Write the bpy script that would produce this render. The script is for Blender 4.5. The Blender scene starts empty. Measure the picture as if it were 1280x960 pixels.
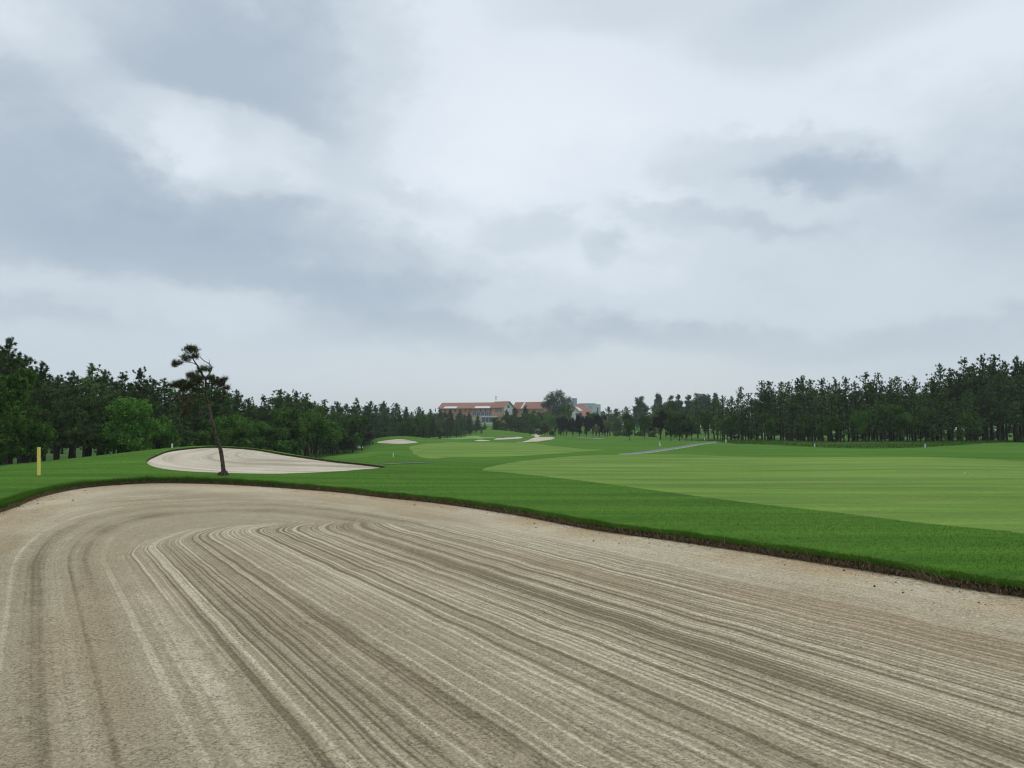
import bpy, math, random
import numpy as np

random.seed(11)
rng = np.random.default_rng(11)
SC = bpy.context.scene
COL = SC.collection
HAZE = 0.00026
DENOISE = True

# ------------------------------------------------------------------ camera model
FPX = 914.0            # focal length in photo pixels (1280 wide)
HOR = 535.0            # horizon row in the photo
CAMZ = 1.6             # eye above the mown grass
PITCH = math.atan((HOR - 480.0) / FPX)
CAM = np.array([0.0, 0.0, CAMZ])


def ray(px, py):
    dx = (px - 640.0) / FPX
    dy = -(py - 480.0) / FPX
    c, s = math.cos(PITCH), math.sin(PITCH)
    return np.array([dx, c - s * dy, s + c * dy])


def S(a, b, x):
    t = np.clip((x - a) / (b - a), 0.0, 1.0)
    return t * t * (3 - 2 * t)


def G(x, y, cx, cy, sx, sy):
    return np.exp(-0.5 * (((x - cx) / sx) ** 2 + ((y - cy) / sy) ** 2))


def ground(x, y):
    """height of the turf"""
    x = np.asarray(x, float)
    y = np.asarray(y, float)
    h = -1.2 * S(45, 190, y)
    # mound carrying the left bunker, falling away to the wood behind it
    sx = np.where(x < -13.0, 6.0, 5.2)
    h = h + 0.78 * np.exp(-0.5 * (((x + 13.0) / sx) ** 2 + ((y - 36.5) / np.where(y < 36.8, 6.5, 2.8)) ** 2))
    h = h - 0.55 * S(-14, -30, x) * S(20, 36, y)
    b = (x + 14.6) * 0.63 + (y - 36.8) * 0.776 + 1.25          # behind the back lip of the left bunker
    h = h - 1.30 * np.maximum(S(39, 60, y) * S(-9, -19, x) * (1 - S(105, 165, y)), S(0.0, 5.0, b) * S(-6.0, -9.5, x) * (1 - S(46, 74, y)))
    # mounds that carry the far bunkers, the hill behind the green
    h = h + 1.45 * G(x, y, -24.5, 152, 5.6, 6.5)
    h = h + 0.35 * G(x, y, -6.5, 170, 4, 6)
    h = h + 0.65 * G(x, y, -1.0, 200, 5, 9)
    h = h + 0.95 * G(x, y, 6.2, 175, 6, 10)
    h = h + 2.2 * G(x, y, -7.5, 240, 10, 9)
    h = h + 0.8 * G(x, y, 24, 168, 9, 9)
    # rise to the clubhouse
    h = h + 4.6 * S(252, 320, y) * np.exp(-0.5 * (x / 70.0) ** 2)
    # gentle undulation
    a = S(14, 40, y)
    h = h + a * (0.045 * np.sin(x * 0.21 + 1.3) * np.sin(y * 0.13 + 0.4)
                 + 0.03 * np.sin(x * 0.47 - y * 0.22))
    # right: low bank in front of the pines
    h = h + 0.12 * S(20, 34, x) * S(60, 90, y)
    return h


_T = np.geomspace(1.5, 900.0, 6000)


def hit(px, py, z_off=0.0, tmin=0.0):
    """the point of the turf seen at a photo pixel"""
    d = ray(px, py)
    P = CAM[None, :] + _T[:, None] * d[None, :]
    f = P[:, 2] - (ground(P[:, 0], P[:, 1]) + z_off)
    ok = np.where((f <= 0) & (_T > tmin))[0]
    if len(ok) == 0:
        k = int(np.argmin(np.where(_T > 5, f / _T, 9)))
        return P[k]
    k = ok[0]
    if k == 0:
        return P[0]
    a = f[k - 1] / (f[k - 1] - f[k])
    return P[k - 1] * (1 - a) + P[k] * a


def at(px, dist):
    """ground point under column px at forward distance dist"""
    x = (px - 640.0) / FPX * dist
    return np.array([x, dist, float(ground(x, dist))])


def z_at(py, dist):
    d = ray(640, py)
    return CAMZ + d[2] / d[1] * dist


def spline(P, closed=True, n=14):
    P = np.asarray(P, float)
    N = len(P)
    out = []
    rngi = range(N if closed else N - 1)
    for i in rngi:
        p0 = P[(i - 1) % N] if closed or i > 0 else P[i]
        p1 = P[i]
        p2 = P[(i + 1) % N]
        p3 = P[(i + 2) % N] if closed or i + 2 < N else P[min(i + 1, N - 1)]
        for k in range(n):
            t = k / n
            out.append(0.5 * ((2 * p1) + (-p0 + p2) * t + (2 * p0 - 5 * p1 + 4 * p2 - p3) * t * t
                              + (-p0 + 3 * p1 - 3 * p2 + p3) * t ** 3))
    if not closed:
        out.append(P[-1])
    return np.array(out)


def resample(P, step, closed=True):
    Q = np.vstack([P, P[:1]]) if closed else P
    seg = np.linalg.norm(np.diff(Q[:, :2], axis=0), axis=1)
    L = np.concatenate([[0], np.cumsum(seg)])
    n = max(8, int(L[-1] / step))
    s = np.linspace(0, L[-1], n, endpoint=not closed)
    return np.column_stack([np.interp(s, L, Q[:, k]) for k in range(2)])


def outline(pix, extra=(), n=14):
    P = [hit(a, b)[:2] for a, b in pix] + [np.array(e, float) for e in extra]
    return spline(P, True, n)


def seg_dist(X, Y, A, closed=True):
    """distance to a polyline, and even-odd inside test for a closed one"""
    B = np.roll(A, -1, axis=0) if closed else A[1:]
    A2 = A if closed else A[:-1]
    d2 = np.full(X.shape, 1e18)
    inside = np.zeros(X.shape, bool)
    for (ax, ay), (bx, by) in zip(A2, B):
        ex, ey = bx - ax, by - ay
        L = ex * ex + ey * ey + 1e-12
        t = np.clip(((X - ax) * ex + (Y - ay) * ey) / L, 0, 1)
        d2 = np.minimum(d2, (X - ax - t * ex) ** 2 + (Y - ay - t * ey) ** 2)
        if closed and ay != by:
            c = (ay > Y) != (by > Y)
            inside ^= c & (X < (bx - ax) * (Y - ay) / (by - ay) + ax)
    return np.sqrt(d2), inside


def sdf(X, Y, A):
    """positive inside"""
    out = np.full(X.shape, -50.0)
    m = (X > A[:, 0].min() - 6) & (X < A[:, 0].max() + 6) & (Y > A[:, 1].min() - 6) & (Y < A[:, 1].max() + 6)
    if m.any():
        d, i = seg_dist(X[m], Y[m], A)
        out[m] = np.where(i, d, -d)
    return out


# ------------------------------------------------------------------ object helpers
def tag(o, label=None, cat=None, group=None, kind=None):
    if label: o['label'] = label
    if cat: o['category'] = cat
    if group: o['group'] = group
    if kind: o['kind'] = kind
    return o


def mesh(name, V, F, mat=None, smooth=False, fattr=None, vattr=None):
    """V (n,3); F (m,k) array or list of arrays; fattr/vattr name -> array"""
    me = bpy.data.meshes.new(name)
    V = np.ascontiguousarray(V, dtype=np.float32)
    if isinstance(F, np.ndarray):
        F = [F]
    F = [np.asarray(f, dtype=np.int32) for f in F if len(f)]
    loops = np.concatenate([f.ravel() for f in F])
    sizes = np.concatenate([np.full(len(f), f.shape[1], np.int32) for f in F])
    starts = np.concatenate([[0], np.cumsum(sizes)[:-1]]).astype(np.int32)
    me.vertices.add(len(V)); me.vertices.foreach_set('co', V.ravel())
    me.loops.add(len(loops)); me.loops.foreach_set('vertex_index', loops)
    me.polygons.add(len(sizes)); me.polygons.foreach_set('loop_start', starts)
    me.polygons.foreach_set('loop_total', sizes)
    me.polygons.foreach_set('use_smooth', np.full(len(sizes), smooth))
    for nm, a in (fattr or {}).items():
        at_ = me.attributes.new(nm, 'FLOAT', 'FACE'); at_.data.foreach_set('value', np.asarray(a, np.float32))
    for nm, a in (vattr or {}).items():
        at_ = me.attributes.new(nm, 'FLOAT', 'POINT'); at_.data.foreach_set('value', np.asarray(a, np.float32))
    me.update(calc_edges=True)
    me.validate()
    if mat: me.materials.append(mat)
    return me


def obj(name, me, parent=None):
    o = bpy.data.objects.new(name, me)
    COL.objects.link(o)
    if parent is not None: o.parent = parent
    return o


def empty(name, loc, rz=0.0):
    o = bpy.data.objects.new(name, None)
    o.empty_display_size = 0.3
    o.location = loc
    o.rotation_euler = (0, 0, rz)
    COL.objects.link(o)
    return o


class MB:
    """collects shapes, builds one mesh"""
    def __init__(self):
        self.V = []; self.F = {}; self.n = 0

    def add(self, V, F):
        V = np.asarray(V, float); F = np.asarray(F, int)
        self.V.append(V)
        self.F.setdefault(F.shape[1], []).append(F + self.n)
        self.n += len(V)

    def quad(self, *P):
        self.add(P, [[0, 1, 2, 3]])

    def poly(self, P):
        self.add(P, [list(range(len(P)))])

    def box(self, a, b, M=None):
        (x0, y0, z0), (x1, y1, z1) = a, b
        V = np.array([[x0, y0, z0], [x1, y0, z0], [x1, y1, z0], [x0, y1, z0], [x0, y0, z1], [x1, y0, z1], [x1, y1, z1], [x0, y1, z1]], float)
        self.add(V, [[3, 2, 1, 0], [4, 5, 6, 7], [0, 1, 5, 4], [1, 2, 6, 5], [2, 3, 7, 6], [3, 0, 4, 7]])

    def tube(self, P, R, n=7, cap=True):
        P = np.asarray(P, float); R = np.asarray(R, float)
        T = np.gradient(P, axis=0)
        T /= np.linalg.norm(T, axis=1)[:, None] + 1e-9
        up = np.array([0.0, 0, 1.0]) if abs(T[0, 2]) < 0.9 else np.array([1.0, 0, 0])
        U = np.cross(T, up); U /= np.linalg.norm(U, axis=1)[:, None] + 1e-9
        W = np.cross(T, U)
        a = np.arange(n) / n * 2 * np.pi
        V = (P[:, None, :] + R[:, None, None] * (np.cos(a)[None, :, None] * U[:, None, :] + np.sin(a)[None, :, None] * W[:, None, :])).reshape(-1, 3)
        k = len(P)
        i = np.arange(k - 1)[:, None] * n + np.arange(n)[None, :]
        j = np.arange(k - 1)[:, None] * n + (np.arange(n)[None, :] + 1) % n
        self.add(V, np.stack([i, j, j + n, i + n], -1).reshape(-1, 4))
        if cap:
            self.add(np.vstack([V[-n:], P[-1:]]), [[q, (q + 1) % n, n] for q in range(n)])

    def ball(self, c, r, n=10, m=7):
        c = np.asarray(c, float); r = np.broadcast_to(np.asarray(r, float), (3,))
        V = []
        for i in range(m + 1):
            t = math.pi * i / m
            for j in range(n):
                a = 2 * math.pi * j / n
                V.append(c + r * np.array([math.sin(t) * math.cos(a), math.sin(t) * math.sin(a), math.cos(t)]))
        F = [[i * n + j, (i + 1) * n + j, (i + 1) * n + (j + 1) % n, i * n + (j + 1) % n] for i in range(m) for j in range(n)]
        self.add(V, F)

    def arrays(self):
        return np.vstack(self.V), [np.vstack(f) for f in self.F.values()]

    def build(self, name, mat, parent=None, smooth=False, M=None):
        V, F = self.arrays()
        if M is not None:
            V = V @ M[:3, :3].T + M[:3, 3]
        return obj(name, mesh(name, V, F, mat, smooth), parent)


# ------------------------------------------------------------------ materials
def lin(*c):
    return tuple((v / 255 / 12.92) if v / 255 <= 0.04045 else ((v / 255 + 0.055) / 1.055) ** 2.4 for v in c)


class NT:
    def __init__(self, name):
        self.m = bpy.data.materials.new(name)
        self.m.use_nodes = True
        self.t = self.m.node_tree
        self.t.nodes.clear()
        self.out = self.t.nodes.new('ShaderNodeOutputMaterial')

    def n(self, kind, **kw):
        nd = self.t.nodes.new(kind)
        for k, v in kw.items():
            setattr(nd, k, v)
        return nd

    def put(self, nd, key, v):
        s = nd.inputs[key]
        if isinstance(v, bpy.types.NodeSocket):
            self.t.links.new(v, s)
        elif isinstance(v, (tuple, list)) and len(v) == 3 and s.type == 'RGBA':
            s.default_value = (*v, 1)
        else:
            s.default_value = v

    def math(self, op, a, b=0.0, c=0.0, clamp=False):
        nd = self.n('ShaderNodeMath', operation=op, use_clamp=clamp)
        self.put(nd, 0, a); self.put(nd, 1, b); self.put(nd, 2, c)
        return nd.outputs[0]

    def ramp(self, v, a, b, c=0.0, d=1.0):
        nd = self.n('ShaderNodeMapRange', interpolation_type='SMOOTHSTEP')
        self.put(nd, 0, v); self.put(nd, 1, a); self.put(nd, 2, b); self.put(nd, 3, c); self.put(nd, 4, d)
        return nd.outputs[0]

    def mix(self, f, a, b, blend='MIX'):
        nd = self.n('ShaderNodeMix', data_type='RGBA', blend_type=blend)
        self.put(nd, 0, f); self.put(nd, 6, a); self.put(nd, 7, b)
        return nd.outputs[2]

    def noise(self, vec, scale, detail=2.0, rough=0.5, dim='3D'):
        nd = self.n('ShaderNodeTexNoise', noise_dimensions=dim)
        if vec is not None: self.put(nd, 'Vector', vec)
        self.put(nd, 'Scale', scale); self.put(nd, 'Detail', detail); self.put(nd, 'Roughness', rough)
        return nd.outputs[0]

    def attr(self, name):
        return self.n('ShaderNodeAttribute', attribute_name=name).outputs['Fac']

    def comb(self, x, y, z=0.0):
        nd = self.n('ShaderNodeCombineXYZ')
        self.put(nd, 0, x); self.put(nd, 1, y); self.put(nd, 2, z)
        return nd.outputs[0]

    def obj_co(self):
        return self.n('ShaderNodeTexCoord').outputs['Object']

    def scaled(self, v, sx, sy, sz=1.0, rot=0.0):
        nd = self.n('ShaderNodeMapping')
        self.put(nd, 'Vector', v)
        nd.inputs['Scale'].default_value = (sx, sy, sz)
        nd.inputs['Rotation'].default_value = (0, 0, rot)
        return nd.outputs[0]

    def surf(self, color, rough=0.9, bump=None, bstr=0.3, bdist=0.02, spec=0.2, metal=0.0, diffuse=False, trans=0.0):
        if diffuse:
            bs = self.n('ShaderNodeBsdfDiffuse')
            self.put(bs, 'Color', color)
        else:
            bs = self.n('ShaderNodeBsdfPrincipled')
            self.put(bs, 'Base Color', color); self.put(bs, 'Roughness', rough)
            self.put(bs, 'Specular IOR Level', spec); self.put(bs, 'Metallic', metal)
        if bump is not None:
            b = self.n('ShaderNodeBump')
            b.inputs['Strength'].default_value = bstr
            b.inputs['Distance'].default_value = bdist
            self.put(b, 'Height', bump)
            self.t.links.new(b.outputs[0], bs.inputs['Normal'])
        o = bs.outputs[0]
        if trans > 0:
            tr = self.n('ShaderNodeBsdfTranslucent')
            self.put(tr, 'Color', color)
            mx = self.n('ShaderNodeMixShader'); mx.inputs[0].default_value = trans
            self.t.links.new(o, mx.inputs[1]); self.t.links.new(tr.outputs[0], mx.inputs[2])
            o = mx.outputs[0]
        self.t.links.new(o, self.out.inputs[0])
        return self.m


def plain(name, color, rough=0.7, var=0.12, scale=6.0, spec=0.3, metal=0.0):
    N = NT(name)
    f = N.noise(N.obj_co(), scale, 4, 0.6)
    dark = tuple(c * (1 - var) for c in color); light = tuple(min(1, c * (1 + var)) for c in color)
    return N.surf(N.mix(f, dark, light), rough, f, 0.1, 0.01, spec, metal)


def leaf_mat(name, a, b, trans=0.15, objvar=0.25):
    """two leaf tints drifting from clump to clump, and from tree to tree"""
    N = NT(name)
    c = N.mix(N.attr('tint'), a, b)
    r = N.n('ShaderNodeObjectInfo').outputs['Random']
    v = N.ramp(r, 0, 1, 1 - objvar, 1 + objvar)
    c = N.mix(1.0, c, N.comb(v, v, N.math('MULTIPLY', v, 1.0)), 'MULTIPLY')
    return N.surf(c, diffuse=True, trans=trans)


# ---- turf
def turf(name, c1, c2, c3, stripe=0.0, srot=0.0, ssc=(0.06, 1.1), fleck=0.25):
    N = NT(name)
    p = N.obj_co()
    big = N.noise(p, 0.09, 3, 0.55)
    mid = N.noise(N.scaled(p, 0.30, 1.0), 0.9, 6, 0.65)
    c = N.mix(N.ramp(big, 0.35, 0.65), c1, c2)
    c = N.mix(N.ramp(mid, 0.42, 0.78, 0, 0.6), c, c3)
    if stripe:
        st = N.noise(N.scaled(p, ssc[0], ssc[1], 1, srot), 1.0, 7, 0.68)
        k = N.ramp(st, 0.36, 0.64, 1 - stripe, 1 + stripe)
        c = N.mix(1.0, c, N.comb(k, k, N.math('POWER', k, 0.6)), 'MULTIPLY')
    fin = N.noise(N.scaled(p, 0.45, 1.0), 14, 6, 0.8)
    c = N.mix(1.0, c, N.comb(*(N.ramp(fin, 0.3, 0.7, 1 - fleck, 1 + fleck),) * 3), 'MULTIPLY')
    return N.surf(c, 0.95, fin, 0.6, 0.03, 0.05)


def sand_mat(name, c_dark, c_mid, c_light, foreground=False):
    N = NT(name)
    p = N.obj_co()
    fine = N.noise(p, 38, 5, 0.85)
    lump = N.noise(p, 11, 5, 0.7)
    big = N.noise(p, 0.45, 3, 0.5)
    if foreground:
        u1, s, u2, mk, ed = (N.attr(k) for k in ('ru', 'rs', 'rh', 'rm', 're'))

        def lines(u, amp_dark, seed):
            wob = N.math('MULTIPLY', N.math('SUBTRACT', N.noise(N.comb(u, N.math('MULTIPLY', s, 0.25), seed + 7.3), 0.8, 1), 0.5), 0.02)
            uu = N.math('ADD', u, wob)
            a = N.noise(N.comb(N.math('MULTIPLY', uu, 1.15), N.math('MULTIPLY', s, 0.025), seed), 1.0, 1.5, 0.5)
            b = N.noise(N.comb(N.math('MULTIPLY', uu, 4.6), N.math('MULTIPLY', s, 0.03), seed + 3), 1.0, 1.0, 0.5)
            c = N.noise(N.comb(N.math('MULTIPLY', uu, 23.0), N.math('MULTIPLY', s, 0.06), seed + 9), 1.0, 1.0, 0.5)
            wa = 0.30 if amp_dark < 0.2 else 0.20
            v = N.math('ADD', N.math('MULTIPLY', a, wa), N.math('MULTIPLY', b, 0.65 - amp_dark))
            return N.math('ADD', v, N.math('MULTIPLY', c, 0.35 - wa + amp_dark)), c, b
        l1, f1, b1 = lines(u1, 0.15, 0.0)
        l2, f2, b2 = lines(u2, 0.36, 40.0)

        def lerp(a, b):
            return N.math('ADD', N.math('MULTIPLY', a, N.math('SUBTRACT', 1.0, mk)), N.math('MULTIPLY', b, mk))
        # the outer lap of the rake is fainter than the inner passes
        soft = N.math('ADD', N.math('MULTIPLY', N.math('SUBTRACT', l1, 0.5), N.math('ADD', N.ramp(s, 9.0, 16.0, 0.58, 0.40), 0.0)), 0.495)
        gain = N.ramp(N.noise(N.comb(N.math('MULTIPLY', u2, 0.75), N.math('MULTIPLY', s, 0.07), 77.0), 1.0, 2), 0.36, 0.62, 0.60, 1.15)
        l2 = N.math('ADD', N.math('MULTIPLY', N.math('SUBTRACT', l2, 0.5), gain), 0.5)
        L = lerp(soft, l2)
        tone = N.math('ADD', L, N.math('MULTIPLY', N.math('SUBTRACT', big, 0.5), 0.14))
        tone = N.math('ADD', tone, N.math('MULTIPLY', N.math('SUBTRACT', lump, 0.5), 0.11))
        ctl = N.ramp(tone, 0.415, 0.495)
        c = N.mix(ctl, c_dark, c_mid)
        c = N.mix(N.ramp(tone, 0.505, 0.60), c, c_light)
        # drier, paler rim below the lip; iron-brown stains beyond it
        c = N.mix(N.ramp(N.math('ADD', ed, N.math('MULTIPLY', N.math('SUBTRACT', big, 0.5), 1.6)), 0.4, 2.3, 0.85, 0.0), c, c_light)
        st = N.noise(N.comb(N.math('MULTIPLY', u1, 0.9), N.math('MULTIPLY', s, 0.16), 5.0), 1.0, 2)
        red = N.math('MULTIPLY', N.ramp(st, 0.46, 0.62), N.ramp(u1, -3.6, -1.2, 0.8, 0.15))
        c = N.mix(N.math('MULTIPLY', red, 0.62), c, tuple(a * b for a, b in zip(c_mid, (0.93, 0.80, 0.72))))
        sp = N.noise(p, 17.0, 2, 0.6)
        soil = N.math('MULTIPLY', N.ramp(ed, 0.0, 0.75, 1.0, 0.0), N.ramp(sp, 0.52, 0.66))
        c = N.mix(N.math('MULTIPLY', soil, 0.7), c, (0.13, 0.085, 0.05))
        orange = N.math('MULTIPLY', N.ramp(ed, 0.15, 1.3, 1.0, 0.0), N.ramp(N.noise(p, 0.7, 3), 0.36, 0.60))
        c = N.mix(N.math('MULTIPLY', orange, 0.8), c, (0.47, 0.345, 0.20))
        hgt = N.math('ADD', N.math('MULTIPLY', L, 2.2), N.math('ADD', N.math('MULTIPLY', lump, 0.55), N.math('MULTIPLY', fine, 0.5)))
        bd = 0.05
    else:
        u1, s, ed = (N.attr(k) for k in ('ru', 'rs', 're'))
        a = N.noise(N.comb(N.math('MULTIPLY', u1, 2.2), N.math('MULTIPLY', s, 0.08), 1.0), 1.0, 3, 0.6)
        tone = N.math('ADD', N.math('MULTIPLY', a, 0.8), N.math('MULTIPLY', big, 0.2))
        c = N.mix(N.ramp(tone, 0.38, 0.52), c_dark, c_mid)
        c = N.mix(N.ramp(tone, 0.5, 0.66), c, c_light)
        hgt = N.math('ADD', N.math('MULTIPLY', a, 2.0), N.math('MULTIPLY', lump, 0.4))
        bd = 0.04
    c = N.mix(1.0, c, N.comb(*(N.ramp(fine, 0.34, 0.66, 0.66, 1.32),) * 3), 'MULTIPLY')
    if foreground:
        pit = N.math('MULTIPLY', N.ramp(N.noise(p, 52, 2, 0.7), 0.54, 0.66), N.ramp(N.noise(p, 5.0, 2), 0.35, 0.6, 0.3, 1.0))
        c = N.mix(N.math('MULTIPLY', pit, 0.55), c, tuple(v * 0.62 for v in c_dark))
        hgt = N.math('SUBTRACT', hgt, N.math('MULTIPLY', pit, 0.5))
    return N.surf(c, 0.95, hgt, 0.7, bd, 0.08)


M = {}
M['rough'] = turf('rough_turf', (0.055, 0.144, 0.013), (0.071, 0.168, 0.018), (0.102, 0.188, 0.026), 0.18, 0.05)
M['fairway'] = turf('fairway_turf', (0.118, 0.218, 0.036), (0.146, 0.242, 0.046), (0.202, 0.265, 0.070), 0.17, 0.07, ssc=(0.09, 0.85), fleck=0.18)
M['green'] = turf('green_turf', (0.175, 0.32, 0.085), (0.19, 0.335, 0.09), (0.205, 0.34, 0.10))
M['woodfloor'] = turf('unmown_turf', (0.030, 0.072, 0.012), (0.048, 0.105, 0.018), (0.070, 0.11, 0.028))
M['path'] = plain('path_concrete', (0.14, 0.152, 0.148), 0.9, 0.15, 0.7)
M['sand'] = sand_mat('raked_sand', (0.232, 0.190, 0.118), (0.410, 0.350, 0.232), (0.640, 0.562, 0.402), True)
M['sand_far'] = sand_mat('pale_sand', (0.36, 0.315, 0.235), (0.52, 0.465, 0.36), (0.62, 0.565, 0.45))
N = NT('bunker_soil')
pf = N.noise(N.obj_co(), 14, 4, 0.7)
M['soil'] = N.surf(N.mix(N.ramp(pf, 0.35, 0.7), (0.024, 0.018, 0.011), (0.125, 0.088, 0.052)), 0.95, pf, 0.8, 0.04)
M['blade'] = leaf_mat('grass_blades', (0.042, 0.118, 0.011), (0.095, 0.185, 0.028), 0.22, 0.0)
M['blade_dry'] = leaf_mat('dry_grass_blades', (0.08, 0.06, 0.03), (0.34, 0.27, 0.15), 0.2, 0.0)
M['pine'] = leaf_mat('pine_needles', (0.026, 0.068, 0.024), (0.165, 0.255, 0.080), 0.18, 0.35)
M['pine_far'] = leaf_mat('conifer_needles', (0.034, 0.078, 0.042), (0.135, 0.215, 0.105), 0.16, 0.28)
M['leaf'] = leaf_mat('broad_leaves', (0.034, 0.092, 0.020), (0.140, 0.255, 0.052), 0.22, 0.25)
M['leaf_bright'] = leaf_mat('bright_leaves', (0.055, 0.140, 0.025), (0.165, 0.330, 0.060), 0.25, 0.15)
M['leaf_yellow'] = leaf_mat('yellow_green_leaves', (0.10, 0.17, 0.045), (0.20, 0.29, 0.09), 0.25, 0.15)
M['leaf_dark'] = leaf_mat('dark_leaves', (0.027, 0.070, 0.020), (0.125, 0.210, 0.052), 0.18, 0.25)
M['leaf_purple'] = leaf_mat('purple_leaves', (0.016, 0.014, 0.020), (0.042, 0.034, 0.042), 0.10, 0.2)
M['leaf_pale'] = leaf_mat('grey_green_leaves', (0.070, 0.105, 0.075), (0.15, 0.20, 0.14), 0.2, 0.15)
M['leaf_red'] = leaf_mat('reddish_leaves', (0.040, 0.030, 0.028), (0.085, 0.060, 0.052), 0.15, 0.15)
M['lone'] = leaf_mat('lone_pine_needles', (0.030, 0.045, 0.016), (0.120, 0.118, 0.045), 0.12, 0.0)
M['lone_dead'] = leaf_mat('browned_needles', (0.050, 0.038, 0.020), (0.115, 0.080, 0.048), 0.08, 0.0)
N = NT('bark')
bk = N.noise(N.scaled(N.obj_co(), 1, 1, 0.35), 12, 5, 0.7)
M['bark'] = N.surf(N.mix(N.ramp(bk, 0.3, 0.7), (0.018, 0.014, 0.011), (0.075, 0.058, 0.045)), 0.95, bk, 0.8, 0.05)
N = NT('lone_pine_bark')
bk = N.noise(N.scaled(N.obj_co(), 1, 1, 0.4), 22, 5, 0.75)
M['bark_lone'] = N.surf(N.mix(N.ramp(bk, 0.35, 0.68), (0.028, 0.020, 0.016), (0.165, 0.125, 0.10)), 0.95, bk, 1.0, 0.05)
#CHUNK2
# ------------------------------------------------------------------ outlines on the ground (traced, then laid on the terrain)
BUNKER = outline([(0, 635), (50, 617), (100, 607), (150, 602.5), (200, 600.5), (280, 602), (350, 606), (425, 611.5), (475, 617),
                  (550, 624.5), (640, 637), (740, 655), (840, 668), (940, 682), (1040, 697), (1140, 712), (1280, 735)],
                 extra=[(9.2, 3.0), (11.5, -2.5), (10, -8), (2, -11), (-5, -9), (-8.6, -4), (-9.2, 3), (-9.3, 8.5), (-9.6, 12)])
BUNKER2 = outline([(183, 576), (190, 582.5), (212, 587), (250, 590), (320, 592), (365, 591.7), (420, 589.3), (450, 587), (481, 584.2),
                   (468, 581.3), (432, 577.5), (395, 573), (357, 567.5), (320, 561.3), (287, 558.6), (262, 558), (237, 559.8), (212, 563), (195, 569)])
B_A = outline([(468.5, 553), (490, 549.2), (506, 549), (523.5, 552.6), (510, 554.3), (492, 554.6)])
B_B = outline([(590.5, 550.6), (600, 549.2), (611, 550.2), (612.5, 551), (600, 551.4)])
B_C = outline([(617, 549.2), (634, 546.6), (652, 546.2), (652.5, 547.6), (636, 549)])
B_D = outline([(645, 552.2), (662, 549), (681, 546), (693.5, 546.8), (692, 548.4), (676, 551.2), (660, 552.4)])
B_E = outline([(664, 544.2), (670, 542.6), (677, 543.8), (674, 545.4), (668, 545)])
FAIR1 = outline([(512, 559), (530, 555), (560, 552.6), (600, 552.9), (640, 553.4), (672, 554.6), (700, 558.2), (727, 561), (757, 562),
                 (727, 564.5), (690, 567.4), (640, 570.2), (580, 571), (524, 570.4), (516, 565)])
FAIR2 = outline([(603, 587.5), (625, 581), (655, 576), (700, 571.5), (740, 569), (800, 567.9), (860, 568.2), (940, 571.3), (1030, 571.4),
                 (1120, 570.8), (1180, 571.6), (1280, 576.2)],
                extra=[(60, 27), (75, 14), (40, 5.0), (16, 7.6), (10.2, 9.9)][:0] + [(42, 27), (40, 14), (20, 8.4)])
# the near edge of the long fairway
FAIR2 = outline([(603, 587.5), (625, 581), (655, 576), (700, 571.5), (740, 569), (800, 567.9), (860, 568.2), (940, 571.3), (1030, 571.4),
                 (1120, 570.8), (1180, 571.6), (1280, 576.2), (1400, 583), (1500, 620), (1450, 695), (1370, 679), (1280, 666.5), (1140, 652.3), (1040, 640),
                 (940, 629), (840, 616), (740, 602.5), (640, 591.3)])
GREEN = outline([(534, 547.4), (548, 546.2), (575, 545.3), (600, 545.6), (618, 547), (600, 548.3), (560, 548.6)])
PATH_R = spline([hit(a, b)[:2] for a, b in [(783, 567.4), (800, 566), (818, 563.8), (838, 560.8), (860, 557.6), (878, 554.6), (893, 552.6), (910, 551.2)]], False)
PATH_L = np.array([at(-30, 30)[:2], at(2, 31.2)[:2], at(14, 33)[:2], at(20, 36)[:2], at(22, 40)[:2]])
PATH_M = spline([hit(a, b)[:2] for a, b in [(474, 581.0), (500, 579.7), (520, 578.9), (540, 578.2)]], False)
PATH_F = spline([hit(a, b)[:2] for a, b in [(722, 546.8), (737, 547.6), (751, 548.4)]], False)
WOOD_R = outline([(905, 553.5), (925, 555), (960, 556), (1000, 558.2), (1050, 560.3), (1090, 560.8), (1140, 559.8), (1180, 557.8), (1240, 553.8), (1300, 551.8), (1420, 549)],
                 extra=[(110, 100), (110, 190), (40, 190), (33, 140)])
WOOD_L = np.array([at(-60, 30)[:2], at(-10, 34)[:2], at(28, 38)[:2], at(80, 42.5)[:2], at(130, 45.5)[:2], at(190, 48)[:2], at(250, 52)[:2], at(330, 58)[:2], at(372, 66)[:2],
                   at(405, 82)[:2], at(440, 112)[:2], at(470, 150)[:2], at(530, 195)[:2], at(530, 235)[:2], at(300, 235)[:2], at(-250, 160)[:2], at(-400, 60)[:2]])
WOOD_L = spline(WOOD_L, True)

# ------------------------------------------------------------------ the terrain sheet, cut along those outlines
az = np.radians(np.concatenate([np.arange(-180, -46, 2.0), np.arange(-46, 46, 0.14), np.arange(46, 180, 2.0)]))
rr = [0.4]
while rr[-1] < 1500:
    rr.append(rr[-1] * (1.012 if rr[-1] < 300 else 1.06))
rr = np.array(rr)
A_, R_ = np.meshgrid(az, rr)
GX = (R_ * np.sin(A_)).ravel(); GY = (R_ * np.cos(A_)).ravel()
nc, nr = len(az), len(rr)
i = np.arange(nr - 1)[:, None] * nc + np.arange(nc)[None, :]
j = np.arange(nr - 1)[:, None] * nc + (np.arange(nc)[None, :] + 1) % nc
T0 = np.concatenate([np.stack([i, j, j + nc], -1).reshape(-1, 3), np.stack([i, j + nc, i + nc], -1).reshape(-1, 3)])
cen = len(GX)
GX = np.append(GX, 0.0); GY = np.append(GY, 0.0)
T0 = np.concatenate([T0, np.stack([np.full(nc, cen), (np.arange(nc) + 1) % nc, np.arange(nc)], -1)])
T0 = T0[:, ::-1]


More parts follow.
